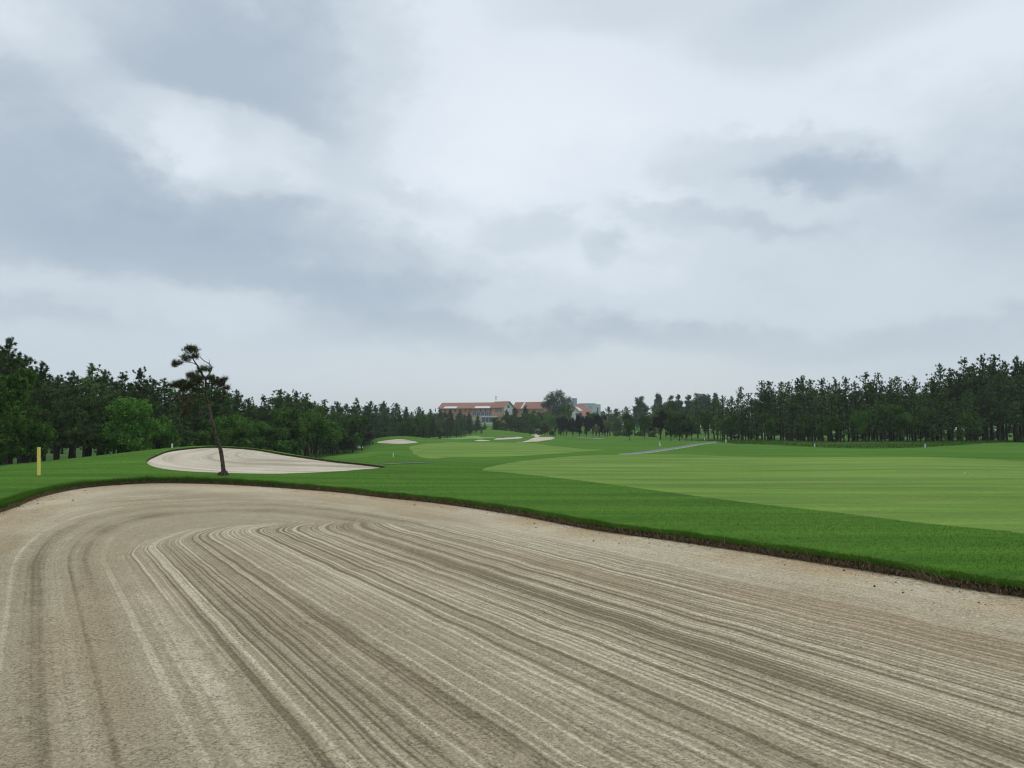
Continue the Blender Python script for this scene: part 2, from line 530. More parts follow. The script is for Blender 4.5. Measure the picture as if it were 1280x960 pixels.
def clip(X, Y, T, f):
    """split triangles along f = 0; returns X, Y, inside, outside"""
    s = f[T] > 0
    k = s.sum(1)
    ins = [T[k == 3]]; outs = [T[k == 0]]
    for lone_in, sel in ((True, k == 1), (False, k == 2)):
        Q = T[sel]
        if not len(Q): continue
        q = s[sel] if lone_in else ~s[sel]
        first = q.argmax(1)
        Q = np.take_along_axis(Q, (first[:, None] + np.arange(3)[None, :]) % 3, 1)
        key = np.concatenate([np.sort(Q[:, [0, 1]], 1), np.sort(Q[:, [0, 2]], 1)])
        u, inv = np.unique(key, axis=0, return_inverse=True)
        inv = inv.ravel()
        fa, fb = f[u[:, 0]], f[u[:, 1]]
        t = fa / (fa - fb)
        base = len(X)
        X = np.append(X, X[u[:, 0]] * (1 - t) + X[u[:, 1]] * t)
        Y = np.append(Y, Y[u[:, 0]] * (1 - t) + Y[u[:, 1]] * t)
        f = np.append(f, np.zeros(len(u)))
        m = len(Q)
        p1, p2 = base + inv[:m], base + inv[m:]
        lone = np.stack([Q[:, 0], p1, p2], -1)
        rest = np.concatenate([np.stack([p1, Q[:, 1], Q[:, 2]], -1), np.stack([p1, Q[:, 2], p2], -1)])
        (ins if lone_in else outs).append(lone)
        (outs if lone_in else ins).append(rest)
    return X, Y, np.concatenate(ins), np.concatenate(outs)


def patch(name, X, Y, T, mat, zfun, vattr=None, kind='structure'):
    used = np.unique(T)
    remap = np.full(len(X), -1); remap[used] = np.arange(len(used))
    x, y = X[used], Y[used]
    o = obj(name, mesh(name, np.column_stack([x, y, zfun(x, y)]), remap[T], mat, True, vattr=vattr(x, y) if vattr else None))
    tag(o, kind=kind)
    return o


# bunker floors
def fg_depth(x, y):
    e = np.maximum(sdf(x, y, BUNKER), 0)
    d = np.hypot(x, y)
    lip = 0.080 + 0.012 * S(-8, 4, x)
    return lip + 0.13 * S(0, 4.0, e) + 0.006 * np.sin(x * 5.1 + 2 * np.sin(y * 2.3)) * S(0, .6, e)


def b2_depth(x, y):
    e = np.maximum(sdf(x, y, BUNKER2), 0)
    return 0.07 + 0.10 * S(0, 2.5, e)


def far_depth(P):
    def f(x, y):
        e = np.maximum(sdf(x, y, P), 0)
        return 0.10 * S(0, 1.5, e) + 0.04
    return f


DX, DY = 0.545, -0.838      # rake heading, towards the right and the camera


def stop_line(u):
    return np.interp(u, [-2, 0.9, 1.5, 2.4, 3.3, 4.6, 5.9, 7.0, 8.0, 9.5], [12.2, 12.7, 13.5, 14.3, 14.5, 13.8, 12.75, 11.75, 10.8, 9.3])


def rake_attr(x, y):
    s = -(x * DX + y * DY)
    u = x * 0.838 + y * 0.545
    e = np.maximum(sdf(x, y, BUNKER), 0)
    # outer laps: up one side, round the far end, back down the other
    t = np.maximum(s - 11.0, 0) * 0.40
    du = u - 3.0
    lap = np.where(du < 0, -1, 1) * 0.0 + np.sqrt(du * du + t * t)
    lap = np.where(s > 11.0, lap, np.abs(du))
    lap = np.where((du > 0), lap, -lap)
    # blend round the end so the two sides join
    ang = S(-0.6, 0.6, du)
    lap = np.where(s > 11.0, np.sqrt(du * du + t * t) * 1.0, np.abs(du))
    ru = np.where(du < 0, -lap, lap)
    far = s > 11.0
    ru = np.where(far, -lap, ru) if False else ru
    # inner passes that hook to the right before they stop
    k = s - stop_line(u)
    Rb = 1.35
    q = np.clip(k + Rb, 0, Rb * 0.985)
    bend = (Rb - np.sqrt(Rb * Rb - q * q)) * (1 - S(3.2, 6.4, u))
    hook = u - bend
    m = (1 - S(-0.10 - 1.2 * S(4.5, 6.5, u), 0.05, k)) * S(1.25, 1.42, hook + 0.25 * S(4, 12, s)) * (1 - S(6.6, 7.6, u) * S(8, 11, s)) 
    return {'ru': -lap, 'rs': s, 'rh': hook, 'rm': m, 're': e}


def rake2_attr(x, y):
    c = np.array([BUNKER2[:, 0].min() + 5.0, 32.0])
    e = np.maximum(sdf(x, y, BUNKER2), 0)
    dx = np.minimum(x - c[0], 0.0) * 0.9
    return {'ru': np.sqrt(dx * dx + ((y - c[1]) * 0.8) ** 2) * np.where(y > c[1], 1, 1), 'rs': x * 1.0, 're': e}


X, Y, T = GX, GY, T0
patches = {}
for nm, key, P in [('bunker_sand', 'bunker', BUNKER), ('bunker_sand', 'bunker2', BUNKER2), ('bunker_sand', 'A', B_A), ('bunker_sand', 'B', B_B),
                   ('bunker_sand', 'C', B_C), ('bunker_sand', 'D', B_D), ('bunker_sand', 'E', B_E)]:
    X, Y, I, T = clip(X, Y, T, sdf(X, Y, P))
    if not len(I): continue
    if key == 'bunker':
        patch(nm, X, Y, I, M['sand'], lambda x, y: ground(x, y) - fg_depth(x, y), rake_attr)
    elif key == 'bunker2':
        patch(nm, X, Y, I, M['sand_far'], lambda x, y: ground(x, y) - b2_depth(x, y), rake2_attr)
    else:
        fd = far_depth(P)
        patch(nm, X, Y, I, M['sand_far'], lambda x, y: ground(x, y) - fd(x, y), lambda x, y: {'ru': y, 'rs': x, 're': x * 0 + 2})


def path_f(x, y, L, w):
    f = np.full(x.shape, -9.0)
    m = (x > L[:, 0].min() - 5) & (x < L[:, 0].max() + 5) & (y > L[:, 1].min() - 5) & (y < L[:, 1].max() + 5)
    d, _ = seg_dist(x[m], y[m], L, False)
    f[m] = w - d
    return f


for L, w in ((PATH_R, 0.52), (PATH_L, 0.8), (PATH_F, 0.9)):
    X, Y, I, T = clip(X, Y, T, path_f(X, Y, L, w))
    if len(I): patch('cart_path', X, Y, I, M['path'], lambda x, y: ground(x, y) + 0.01)
X, Y, I, T = clip(X, Y, T, sdf(X, Y, GREEN))
patch('putting_green', X, Y, I, M['green'], ground)
for P in (FAIR1, FAIR2):
    X, Y, I, T = clip(X, Y, T, sdf(X, Y, P))
    patch('fairway', X, Y, I, M['fairway'], ground)
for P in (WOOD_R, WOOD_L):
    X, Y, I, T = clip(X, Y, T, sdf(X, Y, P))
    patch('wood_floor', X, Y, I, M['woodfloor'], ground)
patch('rough_ground', X, Y, T, M['rough'], ground)


t_ = np.gradient(PATH_M, axis=0); t_ /= np.linalg.norm(t_, axis=1)[:, None]
n_ = np.column_stack([-t_[:, 1], t_[:, 0]]) * 0.10
Lp, Rp = PATH_M + n_, PATH_M - n_
V = np.vstack([np.column_stack([q, ground(q[:, 0], q[:, 1]) + 0.02]) for q in (Lp, Rp)])
k = np.arange(len(PATH_M) - 1)
tag(obj('path_sliver', mesh('path_sliver', V, np.stack([k, k + len(PATH_M), k + len(PATH_M) + 1, k + 1], -1), M['path'])), kind='structure')  # narrow grey sliver of path laid over the rough

# earth lips round the bunkers
def lip(name, P, depth, step, out=0.02, drop=0.06, jit=0.02, vis=None):
    Q = resample(P, step)
    if vis is not None: Q = Q[vis(Q)]
    n = len(Q)
    t = np.roll(Q, -1, 0) - np.roll(Q, 1, 0)
    t /= np.linalg.norm(t, axis=1)[:, None] + 1e-9
    nrm = np.column_stack([t[:, 1], -t[:, 0]])
    area = 0.5 * np.sum(P[:, 0] * np.roll(P[:, 1], -1) - np.roll(P[:, 0], -1) * P[:, 1])
    if area < 0: nrm = -nrm                 # outward
    rows = []
    R = 5
    dz = depth(Q[:, 0] - nrm[:, 0] * 0.03, Q[:, 1] - nrm[:, 1] * 0.03)
    for r in range(R):
        k = r / (R - 1)
        off = out * (1 - k) - 0.035 * k ** 2 + rng.normal(0, jit, n) * (0.3 + math.sin(math.pi * k))
        xy = Q + nrm * off[:, None]
        z = ground(Q[:, 0], Q[:, 1]) + 0.004 - (dz + drop) * k
        rows.append(np.column_stack([xy, z]))
    V = np.vstack(rows)
    a = np.arange(R - 1)[:, None] * n + np.arange(n)[None, :]
    b = np.arange(R - 1)[:, None] * n + (np.arange(n)[None, :] + 1) % n
    F = np.stack([a, b, b + n, a + n], -1).reshape(-1, 4)
    o = obj(name, mesh(name, V, F, M['soil'], False))
    tag(o, kind='structure')
    return o


lip('bunker_edge_soil', BUNKER, fg_depth, 0.05, jit=0.014)
lip('bunker_edge_soil', BUNKER2, b2_depth, 0.08, jit=0.012)
for P in (B_A, B_B, B_C, B_D):
    lip('bunker_edge_soil', P, far_depth(P), 0.4, jit=0.01)


# ------------------------------------------------------------------ grass blades
def blades(name, P, hgt, lean, width, mat, tint=None):
    """one three-sided blade per point; P (n,3), lean (n,2)"""
    n = len(P)
    a = rng.uniform(0, 2 * np.pi, n)
    w = np.column_stack([np.cos(a), np.sin(a), np.zeros(n)]) * (width * rng.uniform(0.6, 1.3, n))[:, None]
    tip = P + np.column_stack([lean * hgt[:, None], hgt])
    mid = P + np.column_stack([lean * hgt[:, None] * 0.3, hgt * 0.55])
    V = np.stack([P - w, P + w, mid + w * 0.7, mid - w * 0.7, tip], 1).reshape(-1, 3)
    b = np.arange(n)[:, None] * 5
    F4 = b + np.array([[0, 1, 2, 3]]); F3 = b + np.array([[3, 2, 4]])
    tt = rng.uniform(0, 1, n) if tint is None else tint
    return mesh(name, V, [F4, F3], mat, False, fattr={'tint': np.concatenate([tt, tt])})


def edge_points(P, n, o0, o1, vis):
    Q = resample(P, 0.03)
    t = np.roll(Q, -1, 0) - np.roll(Q, 1, 0)
    t /= np.linalg.norm(t, axis=1)[:, None] + 1e-9
    nrm = np.column_stack([t[:, 1], -t[:, 0]])
    if 0.5 * np.sum(P[:, 0] * np.roll(P[:, 1], -1) - np.roll(P[:, 0], -1) * P[:, 1]) < 0: nrm = -nrm
    keep = vis(Q)
    Q, nrm = Q[keep], nrm[keep]
    k = rng.integers(0, len(Q), n)
    off = o0 + (o1 - o0) * rng.uniform(0, 1, n) ** 1.6
    xy = Q[k] + nrm[k] * off[:, None] + rng.normal(0, 0.01, (n, 2))
    return xy, nrm[k], off


vis_fg = lambda Q: (Q[:, 1] > 4) & (np.abs(Q[:, 0]) < Q[:, 1] * 0.80)
xy, nr_, off = edge_points(BUNKER, 60000, -0.01, 0.35, vis_fg)
longer = 0.75 + 1.1 * S(-4, -9, xy[:, 0]) + 0.25 * np.sin(xy[:, 0] * 3.1) * np.sin(xy[:, 0] * 7.7)
h_ = np.clip(rng.normal(0.060, 0.022, len(xy)), 0.02, 0.14) * longer * (1 - 0.45 * S(0.05, 0.35, off))
lean = -nr_ * rng.normal(0.55, 0.35, (len(xy), 1)) + rng.normal(0, 0.35, (len(xy), 2))
me = blades('lip_grass', np.column_stack([xy, ground(xy[:, 0], xy[:, 1]) - 0.006]), h_, lean, 0.0035, M['blade'])
tag(obj('lip_grass', me), 'fringe of uncut green grass hanging over the lip of the near bunker', 'grass', kind='stuff')
# roots and dead runners hanging in front of the bare soil
xy, nr_, off = edge_points(BUNKER, 22000, -0.05, 0.01, vis_fg)
dep = fg_depth(xy[:, 0], xy[:, 1])
z = ground(xy[:, 0], xy[:, 1]) - dep * rng.uniform(0.1, 1.1, len(xy))
lean = -nr_ * rng.normal(0.5, 0.5, (len(xy), 1)) + rng.normal(0, 0.9, (len(xy), 2))
me = blades('lip_roots', np.column_stack([xy, z]), rng.normal(-0.01, 0.045, len(xy)), lean, 0.0042, M['blade_dry'])
tag(obj('lip_roots', me), 'dead brown roots and runners on the bare soil edge of the near bunker', 'grass', kind='stuff')
# turf pile between the bunker and the fairway
n = 330000
d = 6.5 * (34 / 6.5) ** (rng.uniform(0, 1, n) ** 0.85)
x = d * rng.uniform(-0.74, 0.74, n)
k = (sdf(x, d, BUNKER) < -0.05) & (sdf(x, d, BUNKER2) < -0.03) & (sdf(x, d, FAIR2) < 0.0)
x, d = x[k], d[k]
cl = 0.5 + 0.5 * np.sin(x * 1.7 + 2 * np.sin(d * 0.9))
me = blades('turf_pile', np.column_stack([x, d, ground(x, d) - 0.008]), rng.uniform(0.012, 0.028, len(x)) * (1 + d / 60), rng.normal(0, 0.7, (len(x), 2)), 0.003, M['blade'],
            np.clip(rng.uniform(0, 0.8, len(x)) + 0.2 * cl, 0, 1) ** 1.3)
tag(obj('turf_pile', me), 'short mown green rough between the near bunker and the paler fairway', 'grass', kind='stuff')
# crumbs of soil and clippings fallen on the sand under the lip
xy, nr_, off = edge_points(BUNKER, 1100, -0.03, -0.9, vis_fg)
k = sdf(xy[:, 0], xy[:, 1], BUNKER) > 0.02
xy = xy[k]
V = []; 
z = ground(xy[:, 0], xy[:, 1]) - fg_depth(xy[:, 0], xy[:, 1])
r = np.exp(rng.normal(math.log(0.006), 0.5, len(xy)))
O = np.array([[1, 0, 0], [0, 1, 0], [-1, 0, 0], [0, -1, 0], [0, 0, 0.8], [0, 0, -0.5]])
V = (np.column_stack([xy, z + r * 0.25])[:, None, :] + r[:, None, None] * (O[None] * rng.uniform(0.5, 1.3, (len(xy), 6, 1)))).reshape(-1, 3)
Fo = np.array([[0, 1, 4], [1, 2, 4], [2, 3, 4], [3, 0, 4], [1, 0, 5], [2, 1, 5], [3, 2, 5], [0, 3, 5]])
me = mesh('soil_crumbs', V, (np.arange(len(xy))[:, None, None] * 6 + Fo[None]).reshape(-1, 3), M['soil'])
tag(obj('soil_crumbs', me), 'small dark crumbs of soil scattered on the sand below the near bunker lip', 'soil', kind='stuff')
# unmown grass at the edge of both woods
n = 150000
xx = rng.uniform(-45, 75, n); yy = rng.uniform(34, 125, n)
fr = sdf(xx, yy, WOOD_R); fl = sdf(xx, yy, WOOD_L)
pr = np.where(fr > 0, np.exp(-fr / 6.0), np.where(fl > 0, np.exp(-fl / 5.0), 0))
k = (rng.uniform(0, 1, n) < pr) & (np.abs(xx) < yy * 0.8)
xx, yy = xx[k], yy[k]
me = blades('unmown_grass', np.column_stack([xx, yy, ground(xx, yy) - 0.02]), rng.uniform(0.10, 0.34, len(xx)), rng.normal(0, 0.5, (len(xx), 2)), 0.02, M['blade'], rng.uniform(0, 0.7, len(xx)))
tag(obj('unmown_grass', me), 'longer unmown grass along the edge of the woods on both sides', 'grass', kind='stuff')
#CHUNK3
# ------------------------------------------------------------------ tree kit: meshes are made once per kind, unit height 1 m
def sprays(C, D, size, n, width, spread=1.0, leaf=False):
    """tufts of needles (or small leaves): n thin faces round each centre C, leaning along D"""
    m = len(C)
    C = np.repeat(C, n, 0); D = np.repeat(D, n, 0)
    size = np.repeat(np.broadcast_to(size, (m,)), n)
    r = rng.normal(0, 1, (m * n, 3)); r /= np.linalg.norm(r, axis=1)[:, None]
    if leaf:
        c = C + r * (size * rng.uniform(0.15, 1, m * n) ** 0.6)[:, None]
        a = rng.normal(0, 1, (m * n, 3)); a[:, 2] *= 0.55
        a /= np.linalg.norm(a, axis=1)[:, None]
        b = np.cross(a, rng.normal(0, 1, (m * n, 3))); b /= np.linalg.norm(b, axis=1)[:, None] + 1e-9
        w = (width * rng.uniform(0.6, 1.3, m * n))[:, None]
        V = np.stack([c - a * w, c + b * w * 0.55, c + a * w, c - b * w * 0.55], 1).reshape(-1, 3)
        return V, np.arange(m * n * 4).reshape(-1, 4)
    d = D * 0.75 + r * spread
    d /= np.linalg.norm(d, axis=1)[:, None]
    L = size * rng.uniform(0.6, 1.1, m * n)
    s = np.cross(d, rng.normal(0, 1, (m * n, 3))); s /= np.linalg.norm(s, axis=1)[:, None] + 1e-9
    base = C - D * (size * rng.uniform(0.0, 0.45, m * n))[:, None]
    w = width * rng.uniform(0.7, 1.2, m * n)
    V = np.stack([base - s * w[:, None], base + s * w[:, None], base + d * L[:, None]], 1).reshape(-1, 3)
    return V, np.arange(m * n * 3).reshape(-1, 3)


def tint_of(C, per, k):
    t = np.clip(rng.normal(0.40, 0.28, len(C)), 0, 1)
    t = np.repeat(t, per)
    return np.clip(t + rng.normal(0, 0.10, len(t)), 0, 1)


KIT = {}


def pine_kit(key, H, mat, R=0.2, base=0.34, nt=330, tuft=0.045, seed=1, top_sparse=0.5, nblade=22, lean=0.0, bw=0.0042):
    """tall pine: bare lower bole, ragged crown of upturned branch ends"""
    g = np.random.default_rng(seed)
    t = MB()
    zs = np.linspace(0, 0.985, 12)
    sway = np.column_stack([np.cumsum(g.normal(0, 0.0045, 12)) + lean * zs ** 1.5, np.cumsum(g.normal(0, 0.0045, 12))])
    P = np.column_stack([sway, zs])
    t.tube(P, 0.0145 * (1 - zs) ** 0.8 + 0.0022, 7)
    C = []; D = []
    z = base - 0.05
    while z < 0.965:
        k = (z - base) / (1 - base)
        env = R * (1.0 - max(k, 0)) ** 0.82 * (0.62 + 0.5 * min(1, max(0, k + 0.1) * 4)) + 0.012
        nb = int(g.integers(3, 6))
        a0 = g.uniform(0, 6.28)
        for b in range(nb):
            if g.uniform() < 0.24: continue
            if k < 0.05 and g.uniform() < 0.5: continue
            a = a0 + b * 6.28 / nb + g.normal(0, 0.3)
            L = env * g.uniform(0.4, 1.35)
            up = 0.10 + 0.9 * k + g.normal(0, 0.18)
            rise = min(L * up * 0.8, (1 - z) * 0.45)
            o = np.array([np.interp(z, zs, sway[:, 0]), np.interp(z, zs, sway[:, 1]), z])
            q = np.linspace(0, 1, 6)[:, None]
            dirn = np.array([math.cos(a), math.sin(a), 0.0])
            pts = o + dirn * L * q + np.array([0, 0, 1.0]) * (rise * (q ** 1.7) - 0.05 * L * q)
            t.tube(pts, np.linspace(0.0042, 0.0014, 6), 4, False)
            m = max(2, int(1.6 + L / R * 5.0))
            for f in np.linspace(0.38, 1.0, m):
                c = o + dirn * L * f + np.array([0, 0, 1.0]) * (rise * f ** 1.7 - 0.05 * L * f)
                sd = g.normal(0, 0.016, 3) * (1.4 - 0.8 * k) * (0.5 + f)
                C.append(c + sd)
                dd = dirn * 0.45 + np.array([0, 0, 0.8 + 0.7 * k]) + g.normal(0, 0.25, 3)
                D.append(dd / np.linalg.norm(dd))
        z += 0.034 * g.uniform(0.7, 1.4)
    for z in (0.94, 0.955, 0.97, 0.985):
        C.append(np.array([sway[-1, 0] + g.normal(0, .004), sway[-1, 1] + g.normal(0, .004), z - 0.012])); D.append(np.array([0, 0, 1.0]))
    C = np.array(C); D = np.array(D)
    V, F = sprays(C, D, tuft * g.uniform(0.7, 1.25, len(C)) * (1.05 - 0.42 * np.clip((C[:, 2] - base) / (1 - base), 0, 1)), nblade, bw, 0.85)
    tv, tf = t.arrays()
    KIT.setdefault(key, []).append((mesh('trunk', tv, tf, M['bark'], True),
                                    mesh('crown', V, F, M[mat], False, fattr={'tint': tint_of(C, nblade, 1)})))


def broad_kit(key, mat, R=0.34, base=0.22, lobes=20, per=26, leafn=16, leaf=0.020, seed=1, flat=1.0, ragged=0.2, trunk=0.018, forks=3, airy=0.0, taper=0.0):
    """broadleaf: short bole, forking limbs, crown of many leaf clumps"""
    g = np.random.default_rng(seed)
    t = MB()
    fork = base * g.uniform(0.8, 1.1)
    t.tube(np.array([[0, 0, 0], [g.normal(0, .006), g.normal(0, .006), fork * 0.5], [g.normal(0, .01), g.normal(0, .01), fork]]), [trunk * 1.25, trunk, trunk * 0.85], 7)
    cz = (1 + base) / 2
    C = []
    for l in range(lobes):
        u = g.normal(0, 1, 3); u /= np.linalg.norm(u)
        rad = g.uniform(0.35, 0.92) * (1 + g.normal(0, ragged))
        ctr = np.array([u[0] * R * rad, u[1] * R * rad, cz + u[2] * (1 - base) * 0.5 * rad * flat])
        lr = R * g.uniform(0.22, 0.40)
        ctr[2] = min(max(ctr[2], base + lr * 0.3), 1.0 - lr * 0.75)
        ctr[:2] *= 1 - taper * min(1, max(0, (ctr[2] - base) / (0.9 - base))) ** 1.5
        if l % 2 == 0:
            t.tube(np.array([[0, 0, fork * g.uniform(0.75, 1)], ctr * np.array([.45, .45, 0]) + np.array([0, 0, fork + (ctr[2] - fork) * 0.55]), ctr]),
                   [trunk * 0.6, trunk * 0.35, trunk * 0.1], 5, False)
        p = g.normal(0, 1, (per, 3)); p /= np.linalg.norm(p, axis=1)[:, None]
        p *= (g.uniform(0.35, 1.0, per) ** 0.5)[:, None]
        p[:, 2] *= 0.75
        if airy: p = p[g.uniform(0, 1, len(p)) > airy]
        C.append(ctr + p * lr)
    C = np.vstack(C)
    V, F = sprays(C, C * 0, 0.05 * g.uniform(0.7, 1.3, len(C)), leafn, leaf, leaf=True)
    # normalise the height to 1
    top = np.percentile(V[:, 2], 99.9)
    V[:, 2] = np.where(V[:, 2] > base, base + (V[:, 2] - base) * (1 - base) / max(top - base, 1e-3), V[:, 2])
    tv, tf = t.arrays()
    KIT.setdefault(key, []).append((mesh('trunk', tv, tf, M['bark'], True),
                                    mesh('crown', V, F, M[mat], False, fattr={'tint': tint_of(C, leafn, 1)})))


def cone_kit(key, mat, R=0.2, base=0.08, seed=1, n=420, ragged=0.25):
    """dense narrow conifer, foliage almost to the ground"""
    g = np.random.default_rng(seed)
    t = MB(); t.tube(np.array([[0, 0, 0], [0, 0, 0.5], [0, 0, 0.97]]), [0.016, 0.010, 0.002], 6)
    z = base + (1 - base) * (1 - np.sqrt(g.uniform(0, 1, n)) * 0.995)
    k = (z - base) / (1 - base)
    a = g.uniform(0, 6.28, n)
    whorl = 1 + ragged * np.sin(z * 60 + a * 2) + g.normal(0, ragged * 0.8, n)
    rad = R * (1 - k ** 1.25) * np.sqrt(g.uniform(0.15, 1, n)) * whorl + 0.004
    C = np.column_stack([np.cos(a) * rad, np.sin(a) * rad, np.minimum(z, 0.985)])
    D = np.column_stack([np.cos(a), np.sin(a), np.full(n, 0.9)]); D /= np.linalg.norm(D, axis=1)[:, None]
    V, F = sprays(C, D, 0.05 * g.uniform(0.7, 1.3, n), 20, 0.006)
    tv, tf = t.arrays()
    KIT.setdefault(key, []).append((mesh('trunk', tv, tf, M['bark'], True),
                                    mesh('crown', V, F, M[mat], False, fattr={'tint': tint_of(C, 20, 1)})))


for s in range(9):
    pine_kit('pine', 9, 'pine', R=0.185 + 0.02 * (s % 4), base=0.30 + 0.035 * (s % 3), seed=20 + s, lean=0.02 * (s % 3 - 1))
for s in range(5):
    pine_kit('pine_far', 8, 'pine_far', R=0.20 + 0.02 * (s % 3), base=0.18 + 0.03 * (s % 3), tuft=0.06, bw=0.0065, nblade=16, seed=50 + s)
for s in range(4):
    cone_kit('cedar', 'pine_far', R=0.19 + 0.025 * s, seed=70 + s)
for s in range(4):
    broad_kit('leaf', 'leaf', R=0.36 + 0.03 * (s % 3), base=0.20, seed=80 + s, lobes=24)
for s in range(2):
    broad_kit('leaf_bright', 'leaf_bright', R=0.39, base=0.18, lobes=34, per=30, leafn=16, leaf=0.016, seed=90 + s, ragged=0.1)
for s in range(2):
    broad_kit('leaf_yellow', 'leaf_yellow', R=0.33, base=0.24, lobes=16, seed=95 + s)
for s in range(3):
    broad_kit('leaf_dark', 'leaf_dark', R=0.40, base=0.20, seed=100 + s, lobes=24, ragged=0.25)
for s in range(4):
    broad_kit('plum', 'leaf_purple', R=0.40, base=0.19, seed=110 + s, lobes=22, flat=1.05, trunk=0.026)
for s in range(4):
    broad_kit('pale', 'leaf_pale', R=0.17 + 0.025 * (s % 2), base=0.25, seed=120 + s, lobes=34, per=16, leafn=12, airy=0.3, ragged=0.3, leaf=0.019, flat=1.1, taper=0.75)
broad_kit('airy', 'leaf_pale', R=0.36, base=0.2, seed=133, lobes=64, per=20, leafn=14, airy=0.25, ragged=0.12, leaf=0.014)
for s in range(2):
    broad_kit('red', 'leaf_red', R=0.42, base=0.18, seed=140 + s, lobes=18)
for s in range(4):
    broad_kit('bush', 'leaf', R=0.60, base=0.03, seed=150 + s, lobes=18, leafn=14, leaf=0.035, flat=0.8)
for s in range(3):
    broad_kit('bush_dark', 'leaf_dark', R=0.62, base=0.03, seed=160 + s, lobes=18, leafn=14, leaf=0.035, flat=0.8)


def fan_kit():
    """bright young tree whose limbs fan out like a vase"""
    g = np.random.default_rng(5)
    t = MB(); C = []
    for b in range(16):
        a = g.uniform(0, 6.28); r = g.uniform(0.12, 0.42)
        tip = np.array([math.cos(a) * r, math.sin(a) * r, 0.92 - 0.25 * r + g.normal(0, 0.03)])
        q = np.linspace(0, 1, 6)[:, None]
        pts = np.array([0, 0, 0.12]) * (1 - q) + tip * q; pts[:, :2] *= q ** 0.6
        t.tube(pts, np.linspace(0.016, 0.004, 6), 5, False)
        for f in np.linspace(0.55, 1.05, 9):
            C.append(np.array([tip[0] * f ** 1.6, tip[1] * f ** 1.6, 0.12 + (tip[2] - 0.12) * f]) + g.normal(0, 0.025, 3))
    t.tube(np.array([[0, 0, 0], [0, 0, 0.14]]), [0.028, 0.024], 7)
    C = np.array(C)
    V, F = sprays(C, C * 0, np.full(len(C), 0.055), 16, 0.022, leaf=True)
    tv, tf = t.arrays()
    KIT['fan'] = [(mesh('trunk', tv, tf, M['bark'], True), mesh('crown', V, F, M['leaf_yellow'], False, fattr={'tint': tint_of(C, 16, 1)}))]


fan_kit()
ASPECT = {}
TREES = []
prng = random.Random(4)
NAMES = {'pine': ('pine_tree', 'pine tree'), 'pine_far': ('pine_tree', 'pine tree'), 'cedar': ('conifer_tree', 'conifer'), 'leaf': ('broadleaf_tree', 'tree'),
         'leaf_bright': ('broadleaf_tree', 'tree'), 'leaf_yellow': ('broadleaf_tree', 'tree'), 'leaf_dark': ('broadleaf_tree', 'tree'), 'plum': ('plum_tree', 'plum tree'),
         'pale': ('tall_tree', 'tree'), 'airy': ('tall_tree', 'tree'), 'red': ('broadleaf_tree', 'tree'), 'bush': ('shrub', 'shrub'), 'bush_dark': ('shrub', 'shrub'), 'fan': ('young_tree', 'tree')}


def tree(kind, px, dist, top, label, group=None, wide=1.0, sink=0.05, variant=None):
    """a tree standing in column px at that distance, its tip reaching photo row top"""
    p = at(px, dist)
    H = max(0.5, z_at(top, dist) - p[2] + sink)
    nm, cat = NAMES[kind]
    e = empty(nm, (p[0], p[1], p[2] - sink), prng.uniform(0, 6.28))
    kit = KIT[kind]
    tr, cr = kit[prng.randrange(len(kit)) if variant is None else variant % len(kit)]
    w = H * wide * prng.uniform(0.92, 1.1)
    e.scale = (w, w, H)
    tag(e, label, cat, group)
    obj('trunk' if 'bush' not in kind else 'stem', tr, e)
    obj('crown' if 'bush' not in kind else 'foliage', cr, e)
    TREES.append((kind, px, dist, top, H))
    return e


# ---- left wood ---------------------------------------------------------
L_SKY = [(-20, 415), (5, 421), (30, 441), (50, 449), (75, 467), (92, 461), (113, 452), (130, 460), (150, 463), (172, 458), (190, 472), (208, 474), (232, 472), (248, 474), (264, 466),
         (279, 482), (295, 485), (311, 496), (330, 493), (348, 485), (371, 487), (383, 491), (405, 499), (421, 501), (446, 497), (463, 501), (480, 501), (493, 503), (508, 507),
         (524, 508), (538, 510), (550, 511), (563, 510), (575, 511), (586, 514), (597, 519), (606, 528)]


def sky_at(px, prof):
    return float(np.interp(px, [a for a, b in prof], [b for a, b in prof]))


def d_left(px):
    return float(np.interp(px, [-40, 40, 120, 200, 300, 380, 440, 500, 560, 610], [46, 48, 52, 58, 70, 88, 122, 185, 215, 240]))


L_MARK = [(-60, 'at the far left photo edge'), (24, 'behind the yellow stake'), (70, 'right of the yellow stake'),
          (133, 'behind the round bright green tree'), (190, 'right of the round bright tree'), (236, 'behind the leaning pine'),
          (285, "behind the second bunker's left end"), (325, "behind the second bunker's middle"), (375, "behind the second bunker's right end"),
          (425, 'left of the small oval bunker'), (470, 'beyond the small oval bunker'), (525, 'left of the red roofed clubhouse'), (570, "hiding the clubhouse's left end")]


def mark(px, marks):
    return [t for a, t in marks if a <= px][-1]


ORD = ['first', 'second', 'third', 'fourth', 'fifth', 'sixth', 'seventh', 'eighth', 'ninth', 'tenth']
seen_zone = {}


def ordinal(key):
    seen_zone[key] = seen_zone.get(key, -1) + 1
    return ORD[min(seen_zone[key], 9)]


for px, top in L_SKY:
    far = px > 410
    z = mark(px, L_MARK)
    w = ordinal(z)
    d = d_left(px) + prng.uniform(0, 7)
    if not far:
        tree('pine', px, d, top, f'{w} tall skyline pine from the left, {z}', 'skyline pines of the left wood', prng.uniform(0.95, 1.15))
    else:
        tree('pine_far' if prng.random() < 0.6 else 'cedar', px, d, top, f'{w} dark skyline conifer from the left, {z}', 'skyline conifers of the far left wood', prng.uniform(0.95, 1.2))
